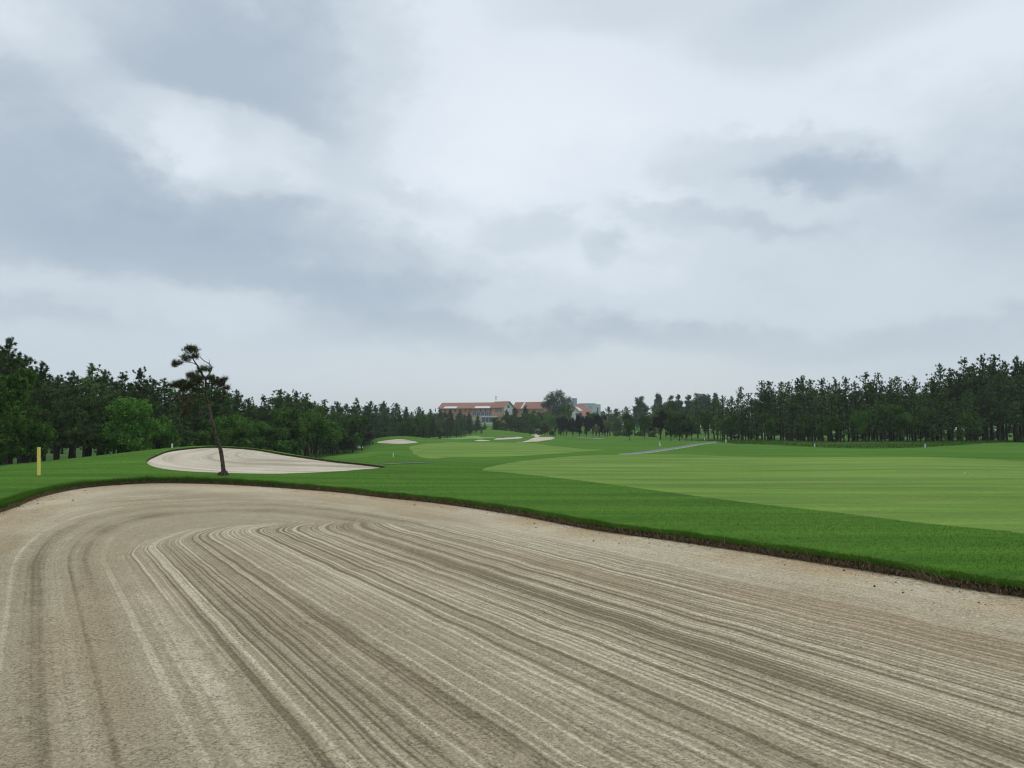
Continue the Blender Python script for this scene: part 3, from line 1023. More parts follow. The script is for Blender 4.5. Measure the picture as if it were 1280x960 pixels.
# the ranks behind and between
for row, (dd, lo, hi, step) in enumerate([(-2, 14, 44, 19), (9, 9, 26, 15), (20, 8, 20, 17)]):
    px = -30 + row * 4
    while px < 412:
        top = sky_at(px, L_SKY) + prng.uniform(lo, hi) * (1 if px < 250 else 0.6)
        z = mark(px, L_MARK)
        tree('pine', px, d_left(px) + dd + prng.uniform(-2, 3), top, f'dark {["front", "middle", "back"][row]}-rank pine of the left wood, {z}',
             f'pines in the {["front", "middle", "back"][row]} rank of the left wood {z}', prng.uniform(1.0, 1.25))
        px += step * prng.uniform(0.7, 1.3) * (1.0 if px < 250 else 0.8)
for row, (dd, lo, hi, step) in enumerate([(-5, 8, 24, 9), (12, 3, 10, 8)]):
    px = 414 + row * 3
    while px < 606:
        top = sky_at(px, L_SKY) + prng.uniform(lo, hi) * (1.0 if px < 520 else 0.7)
        z = mark(px, L_MARK)
        tree(prng.choice(['pine_far', 'cedar', 'pine_far']), px, d_left(px) + dd + prng.uniform(-3, 4), top,
             f'dark {["front", "back"][row]}-rank conifer of the far left wood, {z}', f'conifers in the {["front", "back"][row]} rank of the far left wood {z}', prng.uniform(1.0, 1.3))
        px += step * prng.uniform(0.7, 1.3)
# broadleaf trees along its edge
tree('leaf_bright', 161, 50, 498, 'round bright green broadleaf tree standing in front of the left pines', wide=0.98, variant=0)
tree('leaf', -2, 37, 459, 'large dark green broadleaf tree cut by the left edge of the photo', wide=0.80, variant=0)
tree('leaf', 10, 36, 520, 'low leafy green tree left of the yellow stake, under the big broadleaf', wide=1.0, variant=1)
tree('leaf', 40, 45, 508, 'green broadleaf tree right behind the yellow stake, under the pines', wide=0.8, variant=2)
tree('leaf', 205, 56, 520, 'green understory tree right of the round bright green one', wide=0.9, variant=0)
tree('leaf', 292, 64, 517, 'leafy green tree just right of the leaning pine trunk', wide=0.95, variant=1)
tree('leaf_bright', 318, 66, 522, 'light green leafy tree behind the crest of the second raked bunker', wide=0.85, variant=1)
tree('leaf', 262, 61, 525, 'low green broadleaf tree directly behind the leaning pine trunk', wide=1.0, variant=2)
tree('leaf_dark', 336, 66, 533, 'low dark bushy tree above the back lip of the second raked bunker', wide=1.15, variant=0)
tree('leaf_dark', 350, 70, 512, 'dark bushy broadleaf tree over the back lip of the second raked bunker', wide=0.85, variant=1)
tree('leaf_dark', 371, 72, 509, 'dark broadleaf tree with a bare slanting trunk behind the second bunker', wide=0.80, variant=2)
tree('leaf', 396, 76, 509, 'leafy green tree with a forked trunk, right end of the near left wood', wide=0.85, variant=3)
tree('leaf_dark', 417, 100, 524, 'small dark round tree on a short trunk, left of the paired trees', wide=0.9, variant=0)
tree('leaf_dark', 431, 108, 516, 'left one of two dark round trees standing out on the rough', wide=0.85, variant=1)
tree('leaf_dark', 441, 110, 519, 'right one of two dark round trees standing out on the rough', wide=0.9, variant=2)
tree('red', 453, 122, 529, 'low reddish brown leaved tree near the small oval bunker', wide=1.1)
tree('leaf', 512, 175, 522, 'mid green broadleaf tree in front of the far left conifers', wide=0.9, variant=2)
tree('leaf_yellow', 549, 205, 523, 'small yellow green tree in front of the conifers by the green', wide=0.85)
tree('leaf', 530, 190, 517, 'light green tree at the front of the far left conifers', wide=0.7, variant=0)
bl = [(-6, 34, 545), (12, 37, 556), (182, 54, 556), (215, 58, 550), (240, 60, 549), (300, 64, 545), (322, 64, 549), (352, 66, 549)]
for k, (px, d, top) in enumerate(bl):
    tree('bush' if k % 3 else 'bush_dark', px, d, top, f'low shrub under the left wood, {mark(px, L_MARK)}', f'low shrubs at the foot of the left wood, {mark(px, L_MARK)}')

# ---- right wood --------------------------------------------------------
R_SKY = [(892, 497), (903, 493), (914, 494), (926, 483), (935, 490), (952, 474), (963, 475), (978, 476), (987, 475), (996, 472), (1005, 468), (1015, 473), (1027, 472), (1045, 472), (1059, 470),
         (1070, 476), (1083, 464), (1100, 464), (1113, 473), (1124, 469), (1133, 475), (1144, 470), (1157, 477), (1166, 470), (1176, 452), (1188, 458), (1199, 462), (1210, 445), (1220, 456), (1231, 443), (1246, 441),
         (1257, 450), (1274, 443), (1292, 436), (1310, 440)]


def d_right(px):
    return float(np.interp(px, [880, 930, 1000, 1100, 1200, 1310], [135, 118, 106, 99, 96, 96]))


R_MARK = [(800, 'beside the end of the cart path'), (915, 'right of the cart path'), (945, "left of the bank's white post"), (1000, "behind the bank's white post"),
          (1045, 'between bank post and blue box'), (1105, 'just left of the blue box'), (1140, 'behind the small blue box'), (1180, 'right of the small blue box'),
          (1215, 'left of the tallest white post'), (1250, 'behind the tallest white post')]
for px, top in R_SKY:
    z = mark(px, R_MARK); w = ordinal('R' + z)
    tree('pine', px, d_right(px) + prng.uniform(0, 8), top, f'{w} tall skyline pine from the left, {z}', 'skyline pines of the right wood', prng.uniform(0.72, 0.98))
for row, (dd, lo, hi, step) in enumerate([(-3, 16, 42, 14), (9, 11, 28, 13), (20, 8, 20, 15), (33, 12, 26, 19)]):
    px = 900 + row * 4
    while px < 1312:
        top = sky_at(px, R_SKY) + prng.uniform(lo, hi)
        z = mark(px, R_MARK)
        rn = ['front', 'second', 'third', 'back'][row]
        tree('pine', px, d_right(px) + dd + prng.uniform(-2, 3), top, f'dark {rn}-rank pine of the right wood, {z}', f'pines in the {rn} rank of the right wood {z}', prng.uniform(1.0, 1.25))
        px += step * prng.uniform(0.7, 1.3)
for k, (px, top, kd) in enumerate([(1010, 519, 'leaf_dark'), (1036, 520, 'leaf'), (1105, 505, 'leaf_dark'), (1128, 506, 'leaf_dark'), (1155, 510, 'leaf_dark'), (1212, 515, 'leaf_dark'), (962, 515, 'leaf_dark'), (1076, 513, 'leaf')]):
    tree(kd, px, d_right(px) - 7, top, f'low {"green" if kd == "leaf" else "dark"} broadleaf tree fronting the right pines, {mark(px, R_MARK)}', 'broadleaf trees at the front of the right wood', 0.72)
for k, (px, top) in enumerate([(948, 549), (985, 548), (1012, 545), (1042, 550), (1080, 548), (1118, 549), (1160, 549), (1200, 548), (1232, 545), (1270, 543)]):
    z = mark(px, R_MARK)
    tree('bush_dark' if k % 2 else 'bush', px, d_right(px) - 3 + (k % 3) * 9, top, f'low dark shrub under the right-hand pines, {z}', f'low shrubs under the right-hand pines {z}')

# ---- middle distance, left of the clubhouse to the cart path ----------
for k, (px, d, top, kd, wd, lab) in enumerate([
    (633, 262, 512, 'pine_far', 1.1, 'dark conifer against the white gable of the clubhouse'),
    (645, 258, 509, 'pine_far', 1.1, 'dark conifer between the two red roofed wings'),
    (657, 262, 506, 'cedar', 1.3, 'dark conifer in front of the second red roof, tallest beside the gap'),
    (622, 255, 521, 'leaf_dark', 0.9, 'low dark tree at the right of the clubhouse windows'),
    (638, 250, 518, 'leaf_dark', 1.0, 'broad dark tree in the clump before the clubhouse gable'),
    (652, 252, 520, 'leaf_dark', 1.0, 'broad dark tree right of the clump before the clubhouse'),
    (666, 258, 513, 'leaf', 0.8, 'green tree below the second red roof'),
    (676, 262, 515, 'leaf_dark', 0.9, 'dark tree left of the foot of the tall airy tree'),
    (695, 290, 487.5, 'airy', 1.08, 'tall airy grey green tree rising above the clubhouse roofs'),
    (709, 285, 505, 'leaf', 0.7, 'grey green tree under the right side of the tall airy tree'),
    (684, 250, 517, 'leaf_bright', 0.7, 'bright green tree below the tall airy tree'),
    (694, 236, 518, 'leaf', 0.75, 'bushy green tree left of the purple plum row'),
    (704, 255, 517, 'leaf_yellow', 0.7, 'yellow green tree above the purple plum row'),
    (724, 270, 516, 'pale', 1.3, 'pale tree in front of the right red roof'),
    (741, 275, 515, 'leaf', 0.9, 'green tree below the grey flat roofed building'),
    (753, 262, 513, 'pine_far', 1.0, 'dark conifer at the right end of the grey building'),
    (762, 250, 508, 'pine_far', 1.15, 'pointed dark conifer right of the grey building'),
    (772, 252, 510, 'pine_far', 1.2, 'second dark conifer right of the grey building'),
    (783, 255, 508, 'pine_far', 1.2, 'third dark conifer right of the grey building'),
    (793, 250, 507, 'pine_far', 1.1, 'dark conifer below the round pale crown'),
    (806, 245, 505, 'pine_far', 1.2, 'dark conifer just right of the round pale crown'),
    (818, 240, 505, 'pine_far', 1.2, 'dark conifer behind the left of the purple tree by the path'),
    (832, 225, 504, 'leaf_dark', 0.9, 'dark tree behind the purple tree by the path'),
    (845, 210, 502, 'leaf_dark', 0.8, 'dark tree under the pale poplars, left of the middle'),
    (858, 200, 503, 'pine_far', 1.1, 'dark pine under the pale poplars, in their middle'),
    (872, 190, 499, 'pine', 1.2, 'dark pine under the right end of the pale poplars'),
    (885, 180, 500, 'pine', 1.2, 'dark pine left of the skyline pines by the path'),
    (897, 170, 502, 'pine', 1.2, 'dark pine behind the yellow green tree'),
    (768, 235, 523, 'leaf_dark', 0.9, 'low dark tree right of the bright fan shaped tree'),
    (800, 262, 495.5, 'pale', 1.25, 'round pale grey tree top on the skyline, leftmost of the pale crowns'),
    (823, 275, 491.5, 'pale', 0.9, 'narrow pale poplar on the skyline behind the purple tree'),
    (838, 275, 494.5, 'pale', 0.9, 'thin pale poplar on the skyline, second of the poplars'),
    (849, 275, 493.5, 'pale', 0.9, 'pale poplar on the skyline, third of the poplars'),
    (862, 275, 494, 'pale', 1.0, 'pale poplar on the skyline, fourth of the poplars'),
    (874, 270, 491.5, 'pale', 1.25, 'broad pale poplar on the skyline, widest of the poplars'),
    (884, 270, 493, 'pale', 1.1, 'pale poplar right of the widest one'),
    (895, 265, 491.5, 'pale', 0.9, 'last pale poplar on the right, next to the dark pines'),
    (787, 148, 517, 'leaf_dark', 0.72, 'dark green tree on a thin straight trunk on the open grass'),
    (805, 158, 519, 'leaf', 0.75, 'mid green tree right of the thin trunked dark tree'),
    (825, 150, 513, 'plum', 0.80, 'big purple leaved tree left of the cart path'),
    (838, 135, 517, 'leaf_dark', 0.80, 'dark tree with a straight trunk beside the path, left of four'),
    (849, 133, 518, 'leaf_dark', 0.75, 'dark tree beside the path, second of four'),
    (857, 134, 519, 'red', 0.70, 'dull reddish tree beside the path, third of four'),
    (864, 134, 520, 'leaf_dark', 0.75, 'dark tree beside the path, fourth of four'),
    (881, 130, 513, 'leaf', 0.55, 'narrow green tree with pale top, at the end of the cart path'),
    (896, 132, 519, 'leaf_yellow', 0.60, 'yellow green tree at the end of the cart path'),
    (914, 118, 517, 'leaf_dark', 0.75, 'dark tree at the left corner of the right wood'),
    (681, 215, 529, 'red', 1.0, 'low purple brown shrub-like tree left of the plum row'),
    (759, 205, 524, 'fan', 1.0, 'bright young tree with limbs fanned out like a vase'),
    (745, 198, 531.5, 'fan', 0.7, 'smallest pale young tree on a thin stem before the plum row'),
]):
    tree(kd, px, d, top, lab, None, wd)
for k, (px, top) in enumerate([(701, 521), (708, 520), (716, 522), (724, 519), (733, 520), (741, 519), (749, 518), (756, 519)]):
    tree('plum', px, 208 + (k % 2) * 5, top, f'{ORD[k]} purple leaved plum tree from the left in the dark row', 'purple plum trees in a row', 0.62, variant=k)
for k, (px, d, top) in enumerate([(565, 236, 536), (578, 240, 533.5), (590, 243, 532.5), (600, 246, 533), (628, 246, 533), (640, 243, 535), (655, 240, 536), (665, 235, 536), (673, 232, 537),
                                  (690, 228, 538), (772, 215, 538), (782, 212, 538), (800, 205, 538), (815, 190, 539), (548, 225, 539), (520, 205, 540), (490, 178, 541), (468, 172, 541)]):
    z = mark(px, [(0, 'left of the green'), (540, 'behind the green'), (595, 'before the clubhouse'), (660, 'left of the plum row'), (765, 'right of the fan shaped tree')])
    tree('bush_dark' if k % 2 else 'bush', px, d, top, f'low dark shrub along the far edge of the course, {z}', f'low shrubs along the far edge of the course {z}', 1.2)
for k in range(30):
    px = 905 + k * 14 + prng.uniform(-4, 4)
    z = mark(px, R_MARK)
    tree(prng.choice(['bush', 'bush_dark', 'leaf_dark']), px, d_right(px) + prng.uniform(30, 60), prng.uniform(532, 540), f'undergrowth bush behind the right-hand trunks, {z}', f'undergrowth bushes behind the right-hand trunks {z}', 1.3)
for k in range(13):
    px = 180 + k * 20 + prng.uniform(-6, 6)
    z = mark(px, L_MARK)
    tree(prng.choice(['bush', 'bush_dark']), px, d_left(px) + prng.uniform(22, 40), prng.uniform(540, 549), f'undergrowth bush behind the left-hand trunks, {z}', f'undergrowth bushes behind the left-hand trunks {z}', 1.5)
# far-off wood closing the view behind everything
m = 5200
fa = np.radians(rng.uniform(-62, 62, m)); fd = rng.uniform(430, 520, m)
fx = fd * np.sin(fa); fy = fd * np.cos(fa)
fz = ground(fx, fy)
ft = 7.0 + 2.2 * np.sin(fa * 60) + 1.5 * np.sin(fa * 173 + 1) + rng.normal(0, 0.8, m)
C = np.column_stack([fx, fy, fz + ft * rng.uniform(0.05, 1, m) ** 0.7])
V, F = sprays(C, C * 0, 2.2 * rng.uniform(0.6, 1.3, m), 14, 0.75, leaf=True)
tag(obj('far_woods', mesh('far_woods', V, F, M['leaf_dark'], False, fattr={'tint': tint_of(C, 14, 1)})), 'far-off dark wood closing the view behind the course', 'woods', kind='stuff')
#LONE
# ---- the leaning pine on the spit between the bunkers -------------------
pb = hit(280, 594)
PD = pb[1]
lone = empty('leaning_pine', tuple(pb))
tag(lone, 'sparse crooked pine leaning left on the grass strip between the two raked bunkers', 'pine tree')


def lp(px, py, dy=0.0):
    """a point of the pine, from its outline as seen from the tee side; dy in metres towards the wood"""
    d = PD + dy
    return np.array([(px - 640) / FPX * d, d, z_at(py, d)]) - np.array(pb)


def cp(cx, cy, dy=0.0):
    return lp(180 + cx / 5.053, 420 + cy / 5.053, dy)


t = MB()
TR = [(515, 884), (511, 845), (505, 800), (497, 750), (488, 710), (474, 672), (460, 640), (449, 600), (440, 570), (432, 540), (424, 508), (415, 465), (405, 430), (394, 390), (386, 350), (387, 320), (388, 296), (381, 266)]
TR_P = np.array([cp(a, b, 0.12 * math.sin(k * 0.6)) for k, (a, b) in enumerate(TR)])
TR_P[0, 2] -= 0.05
r0 = np.interp(np.arange(len(TR)), [0, 1, 2, 6, 10, 14, 17], [0.085, 0.067, 0.061, 0.052, 0.044, 0.037, 0.031])
t.tube(TR_P, r0 * rng.uniform(0.93, 1.08, len(TR)), 10)
t.build('trunk', M['bark_lone'], lone, True)
LIMBS = [
    ([(381, 266), (352, 228), (330, 186), (306, 152), (296, 115), (286, 72)], 0.032, 0.012, 0.0, -0.3),
    ([(381, 268), (409, 236), (421, 205), (406, 176), (371, 156), (345, 130)], 0.024, 0.009, 0.0, 0.35),
    ([(405, 176), (408, 158), (404, 148)], 0.009, 0.005, 0.3, 0.4),
    ([(386, 345), (366, 322), (350, 306), (332, 285), (300, 262)], 0.026, 0.010, 0.0, -0.5),
    ([(388, 300), (430, 298), (470, 292), (500, 280), (520, 272)], 0.018, 0.007, 0.0, 0.2),
    ([(470, 292), (495, 312), (515, 330), (512, 350)], 0.010, 0.005, 0.15, 0.1),
    ([(384, 358), (345, 362), (300, 385), (255, 400), (215, 408)], 0.018, 0.006, 0.0, 0.6),
    ([(350, 306), (290, 318), (230, 318), (165, 312)], 0.014, 0.006, -0.2, -0.6),
    ([(330, 186), (300, 170), (250, 165), (205, 175), (175, 180)], 0.014, 0.005, -0.1, 0.2),
    ([(300, 130), (270, 128), (245, 130)], 0.010, 0.005, -0.2, -0.4),
    ([(381, 268), (400, 262), (418, 262)], 0.012, 0.005, 0.0, -0.2),
    ([(345, 210), (370, 205), (400, 203)], 0.010, 0.005, 0.0, -0.3),
    ([(404, 430), (370, 440), (330, 446), (285, 450)], 0.012, 0.004, 0.05, 0.7),
    ([(414, 465), (420, 440), (428, 405)], 0.008, 0.003, 0.0, 0.2),
    ([(300, 446), (270, 470), (252, 486)], 0.007, 0.003, 0.5, 0.8),
]
for pts, ra, rb, d0, d1 in LIMBS:
    n = len(pts)
    P = np.array([cp(a, b, d0 + (d1 - d0) * k / (n - 1)) for k, (a, b) in enumerate(pts)])
    P = spline(P, False, 4)
    mb = MB(); mb.tube(P, np.linspace(ra, rb, len(P)) * rng.uniform(0.85, 1.15, len(P)), 7)
    mb.build('branch', M['bark_lone'], lone, True)
PADS = [(290, 82, 48, 24, -0.3, 90, 0), (322, 124, 24, 13, 0.2, 28, 0), (258, 132, 34, 20, -0.4, 50, 0), (215, 165, 28, 16, 0.1, 32, 0), (182, 175, 22, 16, 0.2, 26, 0),
        (378, 205, 42, 16, -0.1, 52, 0), (345, 222, 18, 14, -0.1, 18, 0), (416, 264, 24, 17, -0.2, 34, 0), (298, 245, 38, 18, -0.5, 48, 0), (318, 276, 56, 26, -0.4, 90, 0),
        (345, 262, 26, 20, -0.2, 34, 0), (230, 300, 44, 26, -0.6, 64, 0), (180, 308, 36, 18, -0.6, 40, 0), (285, 322, 48, 26, -0.3, 66, 0), (335, 345, 36, 18, 0.1, 34, 0),
        (240, 335, 38, 14, -0.3, 30, 0), (470, 283, 34, 13, 0.1, 40, 1), (508, 272, 18, 11, 0.2, 22, 1), (488, 306, 26, 14, 0.1, 32, 1), (516, 326, 20, 13, 0.1, 24, 1), (508, 354, 12, 12, 0.1, 12, 1),
        (225, 405, 44, 24, 0.6, 26, 1), (290, 388, 50, 24, 0.4, 26, 1), (300, 440, 50, 22, 0.7, 26, 1), (255, 486, 30, 20, 0.8, 20, 1), (245, 445, 36, 24, 0.7, 14, 1)]
for dead in (0, 1):
    C = []
    for cx, cy, rx, ry, dy, n, dd in PADS:
        if dd != dead: continue
        c = cp(cx, cy, dy)
        q = rng.normal(0, 1, (n, 3)); q /= np.linalg.norm(q, axis=1)[:, None]; q *= rng.uniform(0.1, 1.25, (n, 1)) ** 0.6
        k = PD / FPX / 5.053
        C.append(c + q * np.array([rx * k, rx * k * 0.9, ry * k]))
    C = np.vstack(C)
    C = C[rng.uniform(0, 1, len(C)) < 0.72]
    D = rng.normal(0, 0.5, C.shape) + np.array([0, 0, 0.9]); D /= np.linalg.norm(D, axis=1)[:, None]
    V, F = sprays(C, D, 0.15 * rng.uniform(0.6, 1.3, len(C)), 30, 0.0034, spread=1.0)
    o = obj('crown' if not dead else 'browned_needles', mesh('crown', V, F, M['lone_dead' if dead else 'lone'], False, fattr={'tint': tint_of(C, 30, 1)}), lone)
    if dead: o['label'] = 'sparse reddish brown dying needle sprays'
# root plate: a lumpy ring of earth and roots, larger on the left
t = MB()
for k in range(9):
    a = k / 9 * 6.28 + 0.3
    rad = 0.13 if math.cos(a) > -0.2 else 0.17
    q = np.linspace(0, 1, 5)
    P = np.column_stack([np.cos(a) * (0.05 + rad * q), np.sin(a) * (0.05 + rad * q), 0.15 * (1 - q) ** 2 - 0.02])
    t.tube(P, 0.045 * (1 - q * 0.6) * rng.uniform(0.8, 1.2), 6)
for dx, dz, r in ((-0.11, 0.05, 0.06), (-0.14, 0.02, 0.055), (-0.06, 0.05, 0.06)):
    t.ball((dx, -0.05, dz), (r, r, r * 1.05), 9, 6)
t.build('root_collar', M['bark_lone'], lone, True)

# ------------------------------------------------------------------ stakes, posts, small things
M['yellow'] = plain('yellow_paint', (0.88, 0.72, 0.18), 0.5, 0.06, 5)
M['white'] = plain('white_paint', (0.78, 0.79, 0.77), 0.5, 0.06, 5)
M['blue'] = plain('blue_paint', (0.10, 0.17, 0.33), 0.5, 0.1, 5)
M['darkm'] = plain('dark_metal', (0.03, 0.03, 0.035), 0.5, 0.1, 5)


def bar(mb, w, d, z0, z1, bev=0.12, lean=(0, 0)):
    """square bar with chamfered corners and a chamfered top"""
    def ring(z, k):
        b = bev
        pts = [(-1 + b, -1), (1 - b, -1), (1, -1 + b), (1, 1 - b), (1 - b, 1), (-1 + b, 1), (-1, 1 - b), (-1, -1 + b)]
        return [(x * w / 2 * k + lean[0] * z, y * d / 2 * k + lean[1] * z, z) for x, y in pts]
    V = ring(z0, 1) + ring(z1 - w * bev, 1) + ring(z1, 1 - bev * 1.4)
    F = [[r * 8 + q, r * 8 + (q + 1) % 8, r * 8 + 8 + (q + 1) % 8, r * 8 + 8 + q] for r in range(2) for q in range(8)]
    mb.add(V, F)
    mb.add(V[16:], [list(range(8))])


p = hit(48.4, 594)
h = z_at(559, p[1]) - p[2]
mb = MB(); bar(mb, 0.078, 0.07, -0.15, h, lean=(-0.035, 0.0))
o = mb.build('yellow_stake', M['yellow']); o.location = p
tag(o, 'yellow square distance stake standing alone on the grass at the left', 'stake')
for k, (px, py, top, wpx, dist, lean, lab) in enumerate([
    (491.6, 571.6, 566, 1.3, None, 0.0, 'short white post on the rough right of the second bunker tip'),
    (825.2, 557.8, 552.6, 1.7, None, -0.16, 'white post tilting left on the grass beside the cart path'),
    (880.2, 549.6, 547.2, 1.5, 118, 0.0, 'low white post at the far end of the cart path'),
    (907.4, 553.4, 549.4, 1.6, None, 0.0, 'white post at the corner of the right wood by the path'),
    (1018.5, 559.0, 554.6, 1.4, None, 0.0, 'small white post on the dark grass bank before the right wood'),
    (1265.5, 552.4, 545.6, 1.8, 97, 0.0, 'tallest white post, under the pines near the right edge')]):
    p = hit(px, py) if dist is None else at(px, dist)
    d = p[1]
    h = z_at(top, d) - p[2]
    mb = MB(); bar(mb, 0.72 * wpx / FPX * d, 0.5 * wpx / FPX * d, -0.1, h, lean=(lean, 0.0))
    o = mb.build('white_post', M['white']); o.location = p
    tag(o, lab, 'post', 'white marker posts round the course')
# blue box on its short stand before the right wood
p = hit(1156.5, 559.6); d = p[1]; u = d / FPX
e = empty('service_box', tuple(p))
tag(e, 'small dull blue box with a pale post at the foot of the right pines', 'box')
mb = MB(); bar(mb, 2.6 * u, 2.0 * u, 0.06, 3.6 * u, 0.1); mb.build('cabinet', M['blue'], e).location = (0.5 * u, 0, 0)
mb = MB(); bar(mb, 0.9 * u, 0.9 * u, -0.05, 5.0 * u, 0.1); mb.build('post', M['white'], e).location = (-0.9 * u, -1.5 * u, 0)
# round white tee lights behind the green
for k, (px, py, d, lab) in enumerate([(562.5, 540.6, 226, 'lower left one of two round white lamps in the shrubs behind the green'),
                                      (572.6, 537.0, 232, 'upper right one of two round white lamps in the shrubs behind the green')]):
    g = at(px, d); z = z_at(py, d); u = d / FPX
    e = empty('globe_lamp', tuple(g)); tag(e, lab, 'lamp', 'round white lamps behind the green')
    mb = MB(); mb.ball((0, 0, z - g[2]), 0.75 * u, 12, 8); mb.build('globe', M['white'], e, True)
    mb = MB(); mb.tube(np.array([[0, 0, -0.1], [0, 0, z - g[2] - 0.6 * u]]), [0.05, 0.045], 8); mb.ball((0, 0, z - g[2] - 0.72 * u), (0.09, 0.09, 0.05)); mb.build('post', M['darkm'], e)
# white cart roof showing between the trees on the left
g = at(449.5, 128); u = 128 / FPX
e = empty('golf_cart', tuple(g), 0.3); tag(e, 'white roofed golf cart parked under the trees left of the small oval bunker', 'golf cart')
zt = z_at(544.8, 128) - g[2]
zt = max(zt, 1.2)
mb = MB(); mb.box((-0.62, -1.0, zt - 0.07), (0.62, 1.0, zt)); mb.box((-0.56, -0.92, zt), (0.56, 0.92, zt + 0.04)); mb.build('roof', M['white'], e)
mb = MB()
for sx in (-0.54, 0.54):
    for sy in (-0.85, 0.8): mb.tube(np.array([[sx, sy, 0.55], [sx, sy * 0.92, zt - 0.06]]), [0.022, 0.022], 6)
mb.build('roof_frame', M['darkm'], e)
mb = MB(); mb.box((-0.58, -1.15, 0.22), (0.58, 1.1, 0.42)); mb.box((-0.55, -1.15, 0.42), (0.55, -0.7, 0.72)); mb.box((-0.55, 0.55, 0.42), (0.55, 1.1, 0.7)); mb.build('body', M['white'], e)
mb = MB(); mb.box((-0.5, -0.2, 0.42), (0.5, 0.35, 0.62)); mb.box((-0.5, 0.32, 0.62), (0.5, 0.42, 0.95)); mb.build('seat', M['darkm'], e)
for sx in (-0.52, 0.52):
    for sy in (-0.78, 0.72):
        mb = MB(); mb.tube(np.array([[sx - 0.09, sy, 0.22], [sx + 0.09, sy, 0.22]]), [0.22, 0.22], 14); mb.add(np.array([[sx - 0.09, sy + 0.22 * math.cos(q * .449), 0.22 + 0.22 * math.sin(q * .449)] for q in range(14)]), [list(range(14))])
        mb.build('wheel', M['darkm'], e)
# white ball lying on the fairway
p = hit(1206, 592.4)
mb = MB(); mb.ball((0, 0, 0.021), 0.0215, 12, 8); o = mb.build('golf_ball', M['white'], None, True); o.location = p
tag(o, 'tiny white golf ball lying on the pale fairway at the right', 'ball')
# pale stone and blue sign behind the crest, under the left pines
d = 46
g = at(216, d); z = z_at(553.6, d)
g[2] = max(g[2], z - 0.5)
g = at(216.5, d)
mb = MB(); bar(mb, 0.08, 0.07, -0.1, max(0.35, z_at(554.6, d) - g[2]), 0.2); o = mb.build('white_marker', M['white']); o.location = g
tag(o, 'short white marker showing over the crest left of the leaning pine', 'post')
g = at(207, 60)
e = empty('notice_board', tuple(g)); tag(e, 'small pale blue board between trunks left of the leaning pine', 'sign')
zt = max(1.0, z_at(549.5, 60) - g[2])
M['paleblue'] = plain('pale_blue_board', (0.35, 0.45, 0.55), 0.5)
mb = MB(); mb.box((-0.2, -0.015, zt - 0.45), (0.2, 0.015, zt)); mb.build('panel', M['paleblue'], e)
mb = MB(); mb.tube(np.array([[-0.15, 0.03, -0.1], [-0.15, 0.03, zt - 0.1]]), [0.02, 0.02], 6); mb.tube(np.array([[0.15, 0.03, -0.1], [0.15, 0.03, zt - 0.1]]), [0.02, 0.02], 6); mb.build('post', M['darkm'], e)

# ------------------------------------------------------------------ clubhouse and its neighbours
M['tile'] = None
N = NT('red_roof_tiles')
rp = N.obj_co()
rn = N.noise(rp, 1.3, 4, 0.6)
wv = N.n('ShaderNodeTexWave', bands_direction='X'); N.put(wv, 'Vector', rp); wv.inputs['Scale'].default_value = 1.6; wv.inputs['Distortion'].default_value = 0.4
rc = N.mix(rn, (0.27, 0.125, 0.10), (0.38, 0.19, 0.15))  # tile reds paled and desaturated, distance haze put into the colour
rc = N.mix(N.math('MULTIPLY', wv.outputs[1], 0.25), rc, (0.20, 0.075, 0.06))
M['tile'] = N.surf(rc, 0.8, wv.outputs[1], 0.4, 0.05)
M['brick'] = plain('salmon_brick_wall', (0.40, 0.225, 0.175), 0.9, 0.12, 0.8)  # wall colour also paled to imitate haze
M['orange'] = plain('orange_render_wall', (0.44, 0.28, 0.21), 0.9, 0.1, 0.8)  # likewise desaturated for painted haze
M['tan'] = plain('tan_stone_wall', (0.46, 0.39, 0.31), 0.9, 0.1, 0.8)
M['pilaster'] = plain('dark_red_pilaster', (0.12, 0.05, 0.045), 0.8)
M['offwhite'] = plain('off_white_render', (0.62, 0.64, 0.64), 0.8, 0.06, 0.8)
M['greywall'] = plain('grey_panel_wall', (0.36, 0.40, 0.45), 0.7, 0.06, 0.5)
M['greylight'] = plain('pale_grey_panel', (0.52, 0.56, 0.60), 0.7, 0.05, 0.5)
M['skylight'] = plain('skylight_glass', (0.62, 0.66, 0.68), 0.15, 0.04, 1, 0.6)
N = NT('window_glass'); M['glass'] = N.surf(N.mix(N.noise(N.obj_co(), 0.5, 2), (0.03, 0.045, 0.075), (0.09, 0.12, 0.16)), 0.08, spec=0.6)

CD = 330.0
U = CD / FPX


def cx_(px): return (px - 640) * U
def cz_(py): return z_at(py, CD)


def house(name, label, loc, yaw):
    e = empty(name, loc, yaw)
    tag(e, label, 'building')
    return e


def gable_roof(x0, x1, y0, y1, ze, zr, over=0.5, th=0.25):
    """two slopes with thickness, ridge along x"""
    mb = MB()
    ym = (y0 + y1) / 2
    k = (zr - ze) / (ym - y0)
    for s in (-1, 1):
        yo = ym + s * ((y1 - y0) / 2 + over); zo = ze - over * k
        a = [(x0 - over, yo, zo), (x1 + over, yo, zo), (x1 + over, ym, zr), (x0 - over, ym, zr)]
        b = [(x, y, z - th) for x, y, z in a]
        V = a + b
        mb.add(V, [[0, 1, 2, 3], [7, 6, 5, 4], [0, 4, 5, 1], [1, 5, 6, 2], [3, 2, 6, 7], [0, 3, 7, 4]])
    return mb


